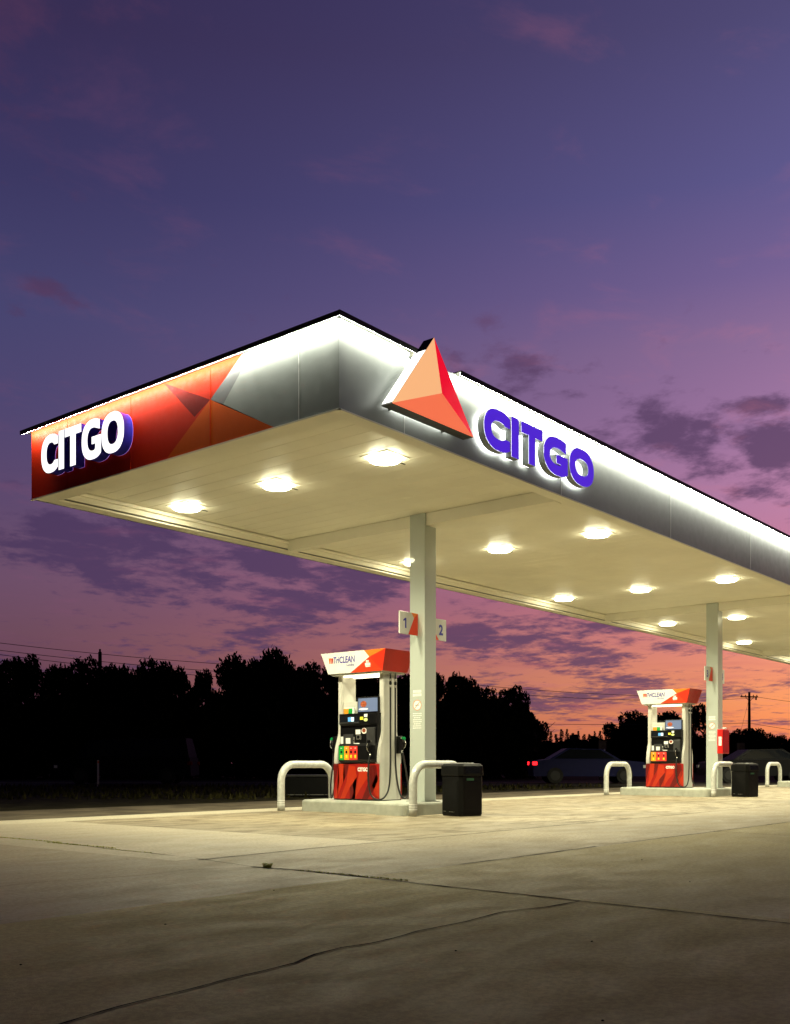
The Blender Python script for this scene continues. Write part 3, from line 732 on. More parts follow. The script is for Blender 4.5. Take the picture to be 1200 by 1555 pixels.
# U shaped bumpers
def bumper():
    g = MB(); r = .30; W = 1.30; H = .815; P = [(0, 0, 0), (0, 0, .1), (0, 0, H - r)]
    P += [(r - r * math.cos(R(a)), 0, H - r + r * math.sin(R(a))) for a in range(10, 91, 10)]
    P += [(W - r + r * math.sin(R(a)), 0, H - r + r * math.cos(R(a))) for a in range(0, 91, 10)] + [(W, 0, .1), (W, 0, 0)]
    g.tube(P, .066, M_pipe, 18)
    return g
def wraps(g):
    for z in (.10, .14, .18): g.tube([(0, 0, z), (0, 0, z + .012)], .0675, M_sticker, 18)
g = bumper(); wraps(g)
L1 = 'white steel bumper hoop at the left end of the nearest island'
b1 = g.build('bumper_hoop', loc=(12.62, 12.98, 0), label=L1.replace('left', 'far'), cat='bumper', group='white bumper hoops guarding the islands')
def cpb(x, y, l):
    c = b1.copy(); COL.objects.link(c); c.location = (x, y, 0); c['label'] = l
cpb(12.68, 10.08, 'white steel bumper hoop beside the nearest black bin')
cpb(24.34, 12.88, 'white steel bumper hoop at the far end of the second island')
cpb(24.60, 10.08, 'white steel bumper hoop beside the black bin of the second island')
cpb(36.35, 12.95, 'white steel bumper hoop at the picture edge, third island')
cpb(36.45, 10.08, 'white steel bumper hoop outside the second bin, at the near end of the third island')

# bins
def bin_():
    o = empty('litter_bin', (0, 0, 0), cat='bin', group='black litter bins beside the islands')
    def oct_(s, c): return [(s, -s + c), (s, s - c), (s - c, s), (-s + c, s), (-s, s - c), (-s, -s + c), (-s + c, -s), (s - c, -s)]
    def loft(g, rings, m, smooth=False):
        n = 8; vs = []
        for z, s, c in rings: vs += [(x, y, z) for x, y in oct_(s, c)]
        g.add(vs, [(k * n + i, k * n + (i + 1) % n, (k + 1) * n + (i + 1) % n, (k + 1) * n + i) for k in range(len(rings) - 1) for i in range(n)], m)
        g.face(vs[:n][::-1], m); g.face(vs[-n:], m)
    g = MB(); loft(g, [(0, .235, .05), (.03, .25, .055), (.62, .25, .055), (.635, .245, .055)], M_bin)
    for sx in (-1, 1): g.box(-.17, .17, sx * .252 - .003, sx * .252 + .003, .10, .55, M_bin, .002); g.box(sx * .252 - .003, sx * .252 + .003, -.17, .17, .10, .55, M_bin, .002)
    g.build('body', parent=o)
    g = MB(); loft(g, [(.637, .262, .06), (.66, .266, .06), (.79, .262, .06), (.825, .235, .06), (.838, .15, .05)], M_bin); 
    g.build('hood', parent=o)
    g = MB(); loft(g, [(.8385, .16, .05), (.845, .15, .05)], M_binlid); g.build('lid', parent=o)
    g = MB(); g.box(-.15, .15, -.2685, -.262, .67, .77, M_glass, .002); g.build('opening', parent=o)
    g = MB(); g.box(-.13, .02, -.258, -.256, .56, .60, mat('bin_label_green', (.03, .12, .06), .5, var=.1)); g.build('label_plate', parent=o)
    g = MB(); g.box(-.2585, -.2565, -.12, .02, .065, .072, M_steel); g.build('foot_trim', parent=o); g = MB(); g.box(-.2585, -.2565, .1, .16, .07, .076, M_steel); g.build('foot_trim', parent=o)
    return o
bA = bin_(); bA.location = (13.36, 9.62, 0); bA.rotation_euler.z = R(-13); bA['label'] = 'nearest black litter bin, in front of the first column'
bB = copy_tree(bA, (25.38, 9.60, 0), 'smaller looking black litter bin in front of the second column'); bB.rotation_euler.z = R(-14)
o = empty('squeegee', (13.72, 9.85, .56), label='black squeegee stick with a white tip leaning out behind the nearest bin', cat='squeegee')
g = MB(); g.tube([(-.1, .05, -.05), (.14, -.02, .055)], .009, M_hose, 8); g.build('handle', parent=o)
g = MB(); g.tube([(.14, -.02, .055), (.165, -.027, .066)], .013, M_sticker, 8); g.build('tip', parent=o)
# low dark boxes seen through the far hoops
for (x, y, l) in ((18.7, 18.4, 'low black storage box seen through the nearest hoop'), (49.0, 18.6, 'low black storage box seen through the hoop at the picture edge')):
    o = empty('storage_box', (x, y, -.012), rz=ROT, label=l, cat='box', group='low black storage boxes behind the station')
    g = MB(); g.box(-.62, .62, -.3, .3, 0, .50, M_bin, .02); g.build('body', parent=o)
    g = MB(); g.box(-.65, .65, -.33, .33, .502, .56, M_dgrey, .015); g.build('lid', parent=o)
    g = MB(); g.box(-.62, .62, -.312, -.302, .05, .065, M_steel); g.build('trim', parent=o)

# ------------------------------------------------------------------ dispensers
def hose(pts, r=.0125):
    # Catmull-Rom through points
    P = [Vector(p) for p in pts]; P = [P[0]] + P + [P[-1]]; out = []
    for i in range(1, len(P) - 2):
        for k in range(8):
            t = k / 8; a, b, c, d_ = P[i - 1], P[i], P[i + 1], P[i + 2]
            out.append(.5 * ((2 * b) + (-a + c) * t + (2 * a - 5 * b + 4 * c - d_) * t * t + (-a + 3 * b - 3 * c + d_) * t ** 3))
    out.append(P[-2]); return out
def nozzle(parent, loc, rz, mgrip, tilt=0.):
    o = empty('nozzle', loc, rz, parent=parent)
    # local: spout points -x (into the holster), grip hangs down
    g = MB(); g.tube([(0, 0, 0), (-.03, 0, .015), (-.09, 0, -.01), (-.13, 0, -.05)], [.013, .012, .011, .011], M_steel, 8); g.build('spout', parent=o)
    g = MB(); bm = bmesh.new(); bmesh.ops.create_cube(bm, size=1)
    for v in bm.verts: v.co = Vector((v.co.x * .075 + .045 + v.co.z * -.01, v.co.y * .045, v.co.z * (.06 if v.co.x > 0 else .045)))
    bmesh.ops.bevel(bm, geom=list(bm.edges), offset=.012, segments=2, affect='EDGES'); g.bm(bm, mgrip)
    g.build('boot', parent=o)
    g = MB(); g.tube([(.05, 0, -.02), (.06, 0, -.09), (.035, 0, -.17), (.01, 0, -.21)], [.02, .017, .015, .014], M_black, 8)
    g.tube([(.075, 0, -.03), (.10, 0, -.09), (.08, 0, -.15), (.04, 0, -.175)], .006, M_steel, 6); g.build('grip', parent=o)
    g = MB(); g.tube([(.012, 0, -.205), (.004, 0, -.245)], [.017, .015], M_steel, 8); g.build('swivel', parent=o)
    return o
HD, HW = .30, .52           # half depth (x), half width (y)
def U(x): return -.46 + (690 - x) * .001822
def Wz(y): return .635 + (1159 - (1040 + y / 8.64)) / 89.8
def pump(kind):
    o = empty('fuel_dispenser', (0, 0, 0), cat='fuel pump', group='fuel dispensers on the islands')
    # plinth + red skirts
    g = MB(); g.box(-.27, .27, -.50, .50, 0, .64, M_dgrey); g.box(-.30, .30, -.515, .515, 0.002, .022, M_black); g.build('cabinet', parent=o)
    for sx in (-1, 1):
        g = MB(); xa, xb = sorted((sx * .285, sx * HD)); g.box(xa, xb, -HW, HW, .024, .625, M_pred, .004)
        X = sx * (HD + .0015)
        polys = [([(.52, .625), (.40, .625), (.44, .45), (.50, .22), (.52, .15)], M_predd), ([(.40, .625), (.28, .625), (.25, .40), (.36, .20), (.44, .024), (.50, .024), (.38, .33)], M_porg),
                 ([(.28, .625), (.16, .625), (.22, .42), (.30, .30), (.25, .40)], M_predd), ([(.16, .60), (.02, .58), (-.02, .40), (.14, .22), (.26, .024), (.36, .024), (.22, .30)], M_porg),
                 ([(-.02, .40), (.08, .28), (.02, .024), (.14, .024), (.14, .22)], M_predd), ([(-.08, .56), (-.24, .58), (-.26, .38), (-.10, .2), (.02, .024), (.10, .024), (-.04, .32)], M_porg),
                 ([(-.30, .60), (-.46, .60), (-.50, .35), (-.38, .15), (-.26, .024), (-.14, .024), (-.28, .30)], M_predd), ([(-.46, .45), (-.52, .40), (-.52, .05), (-.44, .10), (-.36, .26)], M_porg)]
        for pl, m in polys:
            bm = bmesh.new(); f = bm.faces.new([bm.verts.new((X, y, z)) for y, z in pl]); bmesh.ops.triangulate(bm, faces=[f]); g.bm(bm, m)
        sk = g.build('skirt_panel', parent=o, recalc=False)
        g = MB()
        text_mesh(g, 'CITGO', .088, M_sticker, (sx * (HD + .003), .0 * 0 - sx * -.16 if sx > 0 else -.04 - .0, .50), (0, sx, 0), (0, 0, 1), 0, bold=.006, width=.24)
        g.build('lettering', parent=sk, recalc=False)
    # side pillars, waisted profile
    half = [(.278, .0), (.278, .61), (.30, .63), (.297, .74), (.275, .90), (.235, 1.02), (.20, 1.12), (.188, 1.18), (.185, 2.18)]
    for sy in (-1, 1):
        poly = [(x, z + .003) for x, z in half] + [(-x, z + .003) for x, z in half[::-1]]
        g = MB(); y0, y1 = sorted((sy * HW, sy * .425))
        n = len(poly)
        bm = bmesh.new(); f = bm.faces.new([bm.verts.new((x, y0, z)) for x, z in poly])
        e = bmesh.ops.extrude_face_region(bm, geom=[f]); bmesh.ops.translate(bm, vec=(0, y1 - y0, 0), verts=[v for v in e['geom'] if isinstance(v, bmesh.types.BMVert)])
        bmesh.ops.recalc_face_normals(bm, faces=bm.faces)
        ed = [q for q in bm.edges if len(q.link_faces) == 2 and q.calc_face_angle(0) > .8]
        bmesh.ops.bevel(bm, geom=ed, offset=.012, segments=2, affect='EDGES')
        g.bm(bm, M_white)
        g.box(-.012, .012, sy * (HW + .0045) - .003, sy * (HW + .0045) + .003, .66, 2.1, M_white)
        g.build('side_pillar', parent=o)
    # inner white core below the opening
    g = MB(); g.box(-.15, .15, -.424, .424, .642, 1.70, M_white, .004); g.build('core', parent=o)
    for sx in (-1, 1):
        # black electronics unit
        g = MB()
        prof = [(sx * .16, .645), (sx * .30, .645), (sx * .345, .70), (sx * .335, .93), (sx * .285, .98), (sx * .285, 1.28), (sx * .32, 1.31), (sx * .315, 1.485), (sx * .16, 1.49)]
        y0, y1 = -.47, .37
        if sx > 0: y0, y1 = -.37, .47
        g.prism(prof, 'y', y0, y1, M_black)
        g.box(min(sx * .286, sx * .32), max(sx * .286, sx * .32), y0 + .03, y0 + .22, .66, 1.24, M_dgrey, .01)
        un = g.build('display_unit', parent=o)
        fl = (lambda y: y) if sx < 0 else (lambda y: -y)
        def pl(name, xa, xb, ya, yb, m, X, th=.004):
            g = MB(); a, b = sorted((fl(U(xa)), fl(U(xb)))); z0, z1 = sorted((Wz(ya), Wz(yb)))
            x0, x1 = sorted((sx * X, sx * (X + th))); g.box(x0, x1, a, b, z0, z1, m, .001); return g.build(name, parent=un)
        pl('display_glass', 250, 480, 405, 478, M_glass, .319, .003)
        pl('lcd_panel', 350, 388, 416, 474, M_lcd, .323); pl('lcd_panel', 390, 425, 416, 474, M_lcdw, .323)
        pl('ledge', 245, 500, 484, 498, M_dgrey, .316, .03)
        pl('sticker', 500, 540, 415, 456, M_stripe_y, .320); pl('sticker', 552, 590, 380, 420, M_sticker, .320)
        g = MB(); cy, cz = fl(U(570)), Wz(456); g.prism([(cy + .045 * math.cos(R(a)), cz + .03 * math.sin(R(a))) for a in range(0, 360, 20)], 'x', sx * .320, sx * .324, mat('pale_green_sticker', (.7, .8, .35), .4, var=.02)); g.build('round_sticker', parent=un)
        pl('keypad', 275, 400, 640, 790, M_dgrey, .286, .01); 
        pl('sticker', 430, 490, 582, 645, M_sticker, .288); pl('sticker', 310, 368, 692, 768, M_sticker, .298); pl('sticker', 205 + 36, 255 + 20, 672, 800, M_sticker, .290)
        pl('card_slot', 385, 418, 680, 765, M_steel, .290); pl('card_reader', 440, 500, 655, 715, M_steel, .29); pl('card_reader', 450, 478, 662, 700, M_black, .296)
        pl('receipt_slot', 410, 480, 760, 785, M_sticker, .296, .004)
        g = MB(); cy, cz = fl(U(535)), Wz(600)
        g.prism([(cy + .058 * math.cos(R(a)), cz + .05 * math.sin(R(a))) for a in range(0, 360, 20)], 'x', sx * .287, sx * .292, M_sticker)
        g.prism([(cy + .04 * math.cos(R(a)), cz + .006 + .036 * math.sin(R(a))) for a in range(0, 360, 20)], 'x', sx * .293, sx * .295, mat('burger_brown', (.28, .06, .02), .5, var=.3, nscale=60)); g.build('food_sticker', parent=un)
        # grade selector panel
        if kind == 0: cols = [(243, 312, M_gg), (313, 374, M_go), (375, 428, M_gr), (429, 480, M_gr)]
        else: cols = [(243, 322, M_go), (323, 400, M_gr), (401, 480, M_gr)]
        for q, (xa, xb, m) in enumerate(cols):
            p = pl('grade_button', xa, xb, 800, 985, m, .3455, .004)
            g = MB(); cy = (fl(U(xa)) + fl(U(xb))) / 2; cz = Wz(878)
            g.prism([(cy + .021 * math.cos(R(a)), cz + .024 * math.sin(R(a))) for a in range(0, 360, 24)], 'x', sx * .3500, sx * .3525, M_black)
            g.build('button', parent=p); g = MB(); z0 = Wz(960); g.box(min(sx * .350, sx * .3525), max(sx * .350, sx * .3525), cy - .022, cy + .022, z0, z0 + .055, M_gy); g.build('octane_label', parent=p); g = MB()
            g.box(min(sx * .350, sx * .352), max(sx * .350, sx * .352), cy - .018, cy + .018, Wz(832), Wz(832) + .012, M_sticker); g.build('price_label', parent=p)
        # screen above with picture
        g = MB(); a, b = sorted((fl(U(430)), fl(U(690)))); x0, x1 = sorted((sx * .20, sx * .245)); g.box(x0, x1, a, b, 1.492, 1.765, M_black, .006); sc = g.build('advert_screen', parent=o)
        g = MB(); X = sx * .2465; a += .02; b -= .02; g.face([(X, a, 1.515), (X, b, 1.515), (X, b, 1.745), (X, a, 1.745)], M_screen)
        cy = a + (b - a) * (.72 if sx < 0 else .28); X = sx * .2475
        g.face([(X, cy + .072 * math.cos(R(k)), 1.645 + .055 * math.sin(R(k))) for k in range(0, 360, 30)], mat('advert_brown', (.35, .08, .03), .4, var=.6, nscale=40, emit=.12, ecol=(.5, .12, .05, 1)))
        g.face([(X, cy + .11 * math.cos(R(k)) - .03 * 0, 1.56 + .02 * math.sin(R(k))) for k in range(0, 360, 30)], mat('advert_white', (.7, .7, .75), .4, var=.3, nscale=40, emit=.25, ecol=(.8, .85, 1, 1)))
        g.build('screen_picture', parent=sc, recalc=False)
        # small orange/green topper card on the ledge
        g = MB(); a, b = sorted((fl(U(240)), fl(U(300)))); x0, x1 = sorted((sx * .20, sx * .215)); g.box(x0, x1, a, b, 1.493, 1.58, M_go)
        a, b = sorted((fl(U(301)), fl(U(350)))); g.box(x0, x1, a, b, 1.493, 1.58, M_gg); a, b = sorted((fl(U(351)), fl(U(375)))); g.box(x0, x1, a, b, 1.493, 1.58, M_sticker)
        a, b = sorted((fl(U(240)), fl(U(380)))); g.box(x0, x1, a, b, 1.582, 1.60, M_sticker); g.build('offer_card', parent=o)
    # nozzle holsters and nozzles: black one on each face, green one on each side
    nz = nozzle(o, (-.335, -.36, 1.0), R(180), M_black); nozzle(o, (.335, .36, 1.0), R(0), M_black)
    for sx, sy in ((-1, 1), (1, -1)):
        if kind == 0: nozzle(o, (sx * .20, sy * .60, 1.06), R(90) if sy > 0 else R(-90), M_green)
        g = MB(); g.box(sx * .20 - .05, sx * .20 + .05, min(sy * .521, sy * .59), max(sy * .521, sy * .59), .80, 1.10, M_black, .01)
        if kind == 0: g.build('holster', parent=o)
    # hoses
    def hs(pts, name='hose'):
        g = MB(); g.tube(hose(pts), .0155, M_hose, 8); h_ = g.build(name, parent=o)
        p = Vector(pts[0]); g = MB(); g.tube([p + Vector((0, 0, -.10)), p + Vector((0, 0, -.14))], .020, M_steel, 10); g.tube([p + Vector((0, 0, -.15)), p + Vector((0, 0, -.20))], .024, M_black, 10); g.tube([p + Vector((0, 0, -.21)), p + Vector((0, 0, -.25))], .020, M_steel, 10); g.build('breakaway', parent=h_)
    s = -HW - .05
    hs([(-.06, s, 2.17), (-.06, s, 1.6), (-.06, s, 1.0), (-.065, s, .5), (-.11, s, .2), (-.24, s + .0, .05), (-.35, -.50, .03), (-.40, -.42, .12), (-.40, -.37, .35), (-.385, -.36, .60), (-.355, -.36, .755)])
    hs([(.07, s, 2.17), (.07, s, 1.6), (.07, s, 1.0), (.08, s, .6), (.12, s - .01, .28), (.20, s - .03, .06), (.30, s - .06, .05), (.33, s - .07, .25), (.27, s - .05, .60), (.215, -.612, .82)] if kind == 0 else
       [(.07, s, 2.17), (.07, s, 1.6), (.07, s, 1.0), (.075, s, .5), (.13, s, .2), (.25, s, .05), (.36, -.50, .03)])
    if kind == 0:
        hs([(-.10, -s, 2.17), (-.10, -s, 1.6), (-.11, -s, 1.0), (-.16, -s, .6), (-.22, -s - .02, .30), (-.30, -s - .03, .08), (-.28, -s + .03, .05), (-.24, -s + .07, .30), (-.21, -s + .05, .60), (-.205, .612, .82)])
    # topper
    tp = empty('topper', (0, 0, 0), parent=o)
    z0, z1 = 2.185, 2.545; bx, by = .33, .62; tx, ty = .39, .735
    B = [(-bx, -by, z0), (bx, -by, z0), (bx, by, z0), (-bx, by, z0)]; T_ = [(-tx, -ty, z1), (tx, -ty, z1), (tx, ty, z1), (-tx, ty, z1)]
    g = MB(); g.face(T_, M_white); g.face(B[::-1], M_white)
    for i in (0, 2):
        j = (i + 1) % 4; g.face([B[i], B[j], T_[j], T_[i]], M_tdred)
    def FQ(sx, u, v):   # u: 0 at the reader's left .. 1 right, v 0 bottom .. 1 top
        yb = by * (1 - 2 * u); yt = ty * (1 - 2 * u); y = yb + (yt - yb) * v
        if sx > 0: y = -y
        return (sx * (bx + (tx - bx) * v), y, z0 + (z1 - z0) * v)
    for sx in (-1, 1):
        q = lambda *a: [FQ(sx, *p) for p in a]
        g.face(q((0, 0), (.42, 0), (.76, .68), (.68, 1), (0, 1)), M_sticker); g.face(q((.68, 1), (.76, .68), (1, 1)), M_torg)
        g.face(q((.42, 0), (1, 0), (.76, .68)), M_tred); g.face(q((1, 0), (1, 1), (.76, .68)), mat('topper_mid_red', (.72, .03, .01), .4, var=.03))
    g.build('sign_box', parent=tp)
    g = MB()
    sl = (z1 - z0); nz_ = Vector((tx - bx, 0, sl)).normalized()
    for sx in (-1, 1):
        up = Vector((sx * (tx - bx), 0, sl)).normalized(); right = Vector((0, sx, 0)); nn = right.cross(up)
        def at(u, v): return Vector(FQ(sx, u, v)) + nn * .003
        text_mesh(g, 'TriCLEAN', .155, M_purple, at(.165, .50), right, up, 0, shear=.25, bold=.003, width=.50)
        g.build('lettering', parent=tp, recalc=False); g = MB()
        text_mesh(g, 'Gasoline', .06, M_purple, at(.37, .33), right, up, 0, shear=.2, width=.18)
        g.build('small_lettering', parent=tp, recalc=False); g = MB()
        for k in range(3):
            p = at(.085 + k * .026, .50); g.face([p, p + right * .022, p + right * .032 + up * .085, p + right * .0 + up * .10], (M_torg, M_tred, M_tdred)[k] if k else M_torg)
        g.build('flame_logo', parent=tp, recalc=False); g = MB(); p = at(.70, .22)
        for (dx, dy, w, h_) in ((.0, .0, .11, .016), (-.005, .022, .12, .045), (.02, .072, .03, .02), (.055, .072, .03, .02), (.02, .096, .07, .018)): g.face([p + right * dx + up * dy, p + right * (dx + w) + up * dy, p + right * (dx + w) + up * (dy + h_), p + right * dx + up * (dy + h_)], M_sticker)
        g.build('white_logo', parent=tp, recalc=False); g = MB()
    g = MB(); g.box(-.30, .30, -.58, .58, z0 - .03, z0 - .002, M_white); g.build('underframe', parent=tp)
    g = MB(); g.box(-.17, -.09, -.40, .40, z0 - .055, z0 - .032, M_valance); g.box(.09, .17, -.40, .40, z0 - .055, z0 - .032, M_valance); g.build('valance_light', parent=tp)
    return o
pA = pump(0); pA.location = (13.47, 11.72, .2); pA['label'] = 'nearest fuel pump with black display, red skirt and green nozzle'
pB = pump(1); pB.location = (25.38, 11.60, .2); pB['label'] = 'second fuel pump standing alone between two hoops with bright red skirt'
copy_tree(pB, (37.32, 11.42, .2), 'farthest fuel pump of the row, on the third island')

# ------------------------------------------------------------------ trees
def px_to(px, d): return cw((px - 600) / 1563 * d, d)
LEAFN = 0
def crown_mesh(seed, kind):
    rnd = random.Random(seed); g = MB(); lobes = []
    if kind == 'round':
        for i in range(rnd.randint(26, 32)):
            a = rnd.uniform(0, 6.28); z = rnd.uniform(.16, .9); rr = (.47 * math.sqrt(max(0, 1 - ((z - .45) / .60) ** 2))) * rnd.uniform(.3, 1.0)
            lobes.append((rr * math.cos(a), rr * math.sin(a), z * .93, rnd.uniform(.11, .19)))
        lobes.append((0, 0, .40, .36)); lobes.append((0, 0, .68, .24))
        cnt = 420
    elif kind == 'loose':
        for i in range(22):
            a = rnd.uniform(0, 6.28); z = rnd.uniform(.3, .93); rr = (.40 * math.sqrt(max(0, 1 - ((z - .6) / .44) ** 2))) * rnd.uniform(.3, 1.05)
            lobes.append((rr * math.cos(a), rr * math.sin(a), z, rnd.uniform(.08, .14)))
        cnt = 330
    else:  # conifer
        for i in range(16):
            z = .12 + i / 16 * .84; rr = .22 * (1 - z) + .012
            for k in range(3):
                a = rnd.uniform(0, 6.28); lobes.append((rr * .6 * math.cos(a), rr * .6 * math.sin(a), z, rr * .62 + .01))
        cnt = 80
    for (cx, cy, cz, r) in lobes:
        for i in range(int(cnt * (r / .15) ** 1.2) + 12):
            v = Vector((rnd.gauss(0, 1), rnd.gauss(0, 1), rnd.gauss(0, 1))).normalized() * r * (rnd.uniform(.25, 1.0) ** .45) * rnd.choice((1, 1, 1, 1.12))
            p = Vector((cx, cy, cz)) + Vector((v.x, v.y, v.z * .85))
            s = rnd.uniform(.020, .034) * (.7 if kind == 'conifer' else 1)
            n = Vector((rnd.gauss(0, 1), rnd.gauss(0, 1), rnd.gauss(0, 1))).normalized(); a = n.orthogonal().normalized() * s; b = n.cross(a) * rnd.uniform(.6, 1)
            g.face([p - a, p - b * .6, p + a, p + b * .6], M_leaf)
    me = g.build('crown', recalc=False); m = me.data; bpy.data.objects.remove(me); return m
def trunk_mesh(seed, kind):
    rnd = random.Random(seed); g = MB(); top = .55 if kind != 'conifer' else .95
    P = [(0, 0, 0), (.004, .003, .1), (.006, -.004, .25), (.0, .005, .4), (.0, 0, top)]
    g.tube(P, [.028, .022, .018, .014, .005] if kind != 'conifer' else [.018, .015, .012, .009, .002], M_bark, 8)
    if kind != 'conifer':
        for i in range(9):
            a = rnd.uniform(0, 6.28); z = rnd.uniform(.18, .5); l = rnd.uniform(.2, .36)
            g.tube([(0, 0, z), (math.cos(a) * l * .45, math.sin(a) * l * .45, z + l * .35), (math.cos(a) * l, math.sin(a) * l, z + l * .8)], [.010, .007, .002], M_bark, 5)
    me = g.build('trunk'); m = me.data; bpy.data.objects.remove(me); return m
CR = {('round', k): crown_mesh(10 + k, 'round') for k in range(4)}
CR.update({('loose', k): crown_mesh(30 + k, 'loose') for k in range(2)}); CR.update({('conifer', k): crown_mesh(50 + k, 'conifer') for k in range(2)})
TRK = {k: trunk_mesh(5, k) for k in ('round', 'loose', 'conifer')}
def tree(px, top, wpx, d, kind, k, label, rz=None):
    x, y = px_to(px, d); h = HC + (1159 - top) * d / 1563; w = wpx * 1.25 * d / 1563
    o = empty({'round': 'broadleaf_tree', 'loose': 'open_crowned_tree', 'conifer': 'conifer_tree'}[kind], (x, y, -.016), random.uniform(0, 6.28) if rz is None else rz, label=label, cat='tree', group='dark trees beyond the highway')
    c = bpy.data.objects.new('crown', CR[(kind, k)]); COL.objects.link(c); c.parent = o
    t = bpy.data.objects.new('trunk', TRK[kind]); COL.objects.link(t); t.parent = o
    sx = w / (.40 if kind == 'conifer' else 1.0); hz = h / (.98 if kind == 'conifer' else 1.0)
    c.scale = (sx, sx, hz); t.scale = (h, h, h) if kind != 'conifer' else (sx, sx, hz)
    return o
S = 'black silhouetted '
tl_ = [
    (16, 988, 78, 62, 'loose', 0, 'open crowned tree at the picture edge, farthest from the pumps'), (46, 1008, 60, 62, 'loose', 1, 'thin ragged tree next to the one at the picture edge'),
    (-20, 985, 90, 64, 'round', 2, 'tree beyond the picture edge'), (30, 1075, 60, 70, 'round', 1, 'low tree filling the gap under the thin ragged ones'),
    (92, 1000, 70, 60, 'round', 0, 'bushy tree that starts the long flat topped row'), (132, 994, 76, 63, 'round', 1, 'rounded tree under the far pole top'), (178, 993, 78, 60, 'round', 2, 'rounded tree mid way in the flat topped row'),
    (222, 991, 84, 62, 'round', 3, 'broad domed tree in the flat topped row'), (262, 1004, 70, 60, 'round', 0, 'tree stepping down at the end of the flat topped row'), (300, 1010, 56, 64, 'loose', 0, 'small loose tree in the dip before the tallest tree'),
    (325, 1033, 50, 66, 'round', 2, 'low tree in the dip before the tallest tree'), (366, 990, 92, 60, 'round', 1, 'shoulder tree leaning on the tallest tree'), (402, 974, 84, 58, 'round', 3, 'tallest tree with a spiky top, over the first hoop'),
    (446, 986, 84, 60, 'round', 2, 'big tree just beside the pump topper'), (488, 1000, 84, 61, 'round', 0, 'tree behind the white part of the pump topper'), (535, 1006, 84, 60, 'round', 1, 'tree directly behind the nearest pump'),
    (585, 1010, 84, 62, 'round', 3, 'tree behind the hoses of the nearest pump'), (636, 1010, 84, 60, 'round', 2, 'tree hidden mostly by the first column'), (676, 1013, 74, 60, 'round', 0, 'tree rising just past the first column'),
    (708, 1026, 66, 62, 'round', 1, 'tree in the middle of the slope down to the low wood'), (744, 1040, 64, 60, 'round', 3, 'domed tree lower on the slope'), (779, 1043, 60, 62, 'loose', 1, 'airy tree with sky showing through near the slope end'),
    (802, 1060, 46, 61, 'loose', 0, 'airy small tree at the very end of the slope'), (795, 1090, 60, 60, 'round', 2, 'low tree under the airy ones'),
    (942, 1092, 50, 105, 'round', 0, 'tree left standing lowest in the clump behind the second pump'), (968, 1077, 60, 108, 'round', 1, 'domed tree at the start of the clump behind the second pump'), (1004, 1076, 66, 105, 'round', 3, 'tree seen through the second pump'),
    (1036, 1080, 56, 104, 'round', 2, 'tree between the second pump and the second column'), (1063, 1070, 48, 102, 'loose', 1, 'airy tree with orange sky through it, touching the second column'), (1075, 1118, 60, 110, 'round', 0, 'low tree behind the foot of the airy one'),
    (1120, 1105, 42, 112, 'round', 1, 'round tree beside the red cabinet'), (1142, 1099, 42, 114, 'round', 2, 'round tree at the foot of the utility pole'), (1174, 1111, 34, 112, 'round', 3, 'small pointed tree near the picture edge'),
    (1200, 1117, 40, 112, 'round', 0, 'small tree cut by the picture edge'), (1235, 1108, 60, 112, 'round', 1, 'tree outside the picture edge')]
for a in tl_: tree(*a[:6], S + a[6])
rnd = random.Random(3)
nms = ['nearest the slope', 'second from the slope', 'third from the slope', 'fourth from the slope', 'fifth, a little taller', 'sixth, narrow', 'seventh, mid way', 'eighth, with a forked look', 'ninth, narrow', 'tenth', 'eleventh', 'nearest the clump behind the second pump']
for i in range(12):
    tree(828 + i * 8.4, rnd.choice((1104, 1107, 1110, 1112)), rnd.choice((11, 14, 16)), 150, 'conifer', i % 2, 'small dark pointed conifer in the far low row, ' + nms[i])
# undergrowth masses (nobody could count the bushes)
def thicket(name, x0px, x1px, d, top, seed, label):
    rnd = random.Random(seed); g = MB(); n = int((x1px - x0px) * 26)
    for i in range(n):
        px = rnd.uniform(x0px, x1px); dd = d + rnd.uniform(-2.2, 2.2); x, y = px_to(px, dd)
        hm = (HC + (1159 - top) * d / 1563) * (.78 + .35 * mnoise.noise((px * .035, seed, 0)) + .12 * mnoise.noise((px * .13, seed, 4)))
        z = hm * (rnd.random() ** .75); s = rnd.uniform(.16, .34) * d / 62
        nv = Vector((rnd.gauss(0, 1), rnd.gauss(0, 1), rnd.gauss(0, .6))).normalized(); a = nv.orthogonal().normalized() * s; b = nv.cross(a) * .8; p = Vector((x, y, z))
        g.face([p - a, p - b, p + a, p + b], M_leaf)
    return g.build(name, kind='stuff', label=label, cat='undergrowth', recalc=False)
thicket('undergrowth', -160, 815, 58, 1048, 1, 'dense black undergrowth below the near trees')
thicket('undergrowth', 780, 1400, 98, 1117, 2, 'dense black undergrowth below the far trees')
# ragged verge grass
rnd = random.Random(12); g = MB()
for i in range(5200):
    d = rnd.uniform(24, 38); px = rnd.uniform(-150, 1350); x, y = px_to(px, d)
    if y < 17.8: continue
    h = rnd.uniform(.05, .16); a = rnd.uniform(0, 6.28); w = rnd.uniform(.02, .06)
    g.face([(x - math.cos(a) * w, y - math.sin(a) * w, -.016), (x + math.cos(a) * w, y + math.sin(a) * w, -.016), (x + rnd.uniform(-.05, .05), y + rnd.uniform(-.05, .05), h)], mat('verge_grass', (.03, .027, .010), .95, var=.4, spec=.02))
g.build('grass', kind='stuff', label='ragged dark verge grass between the station and the highway', cat='grass', recalc=False)

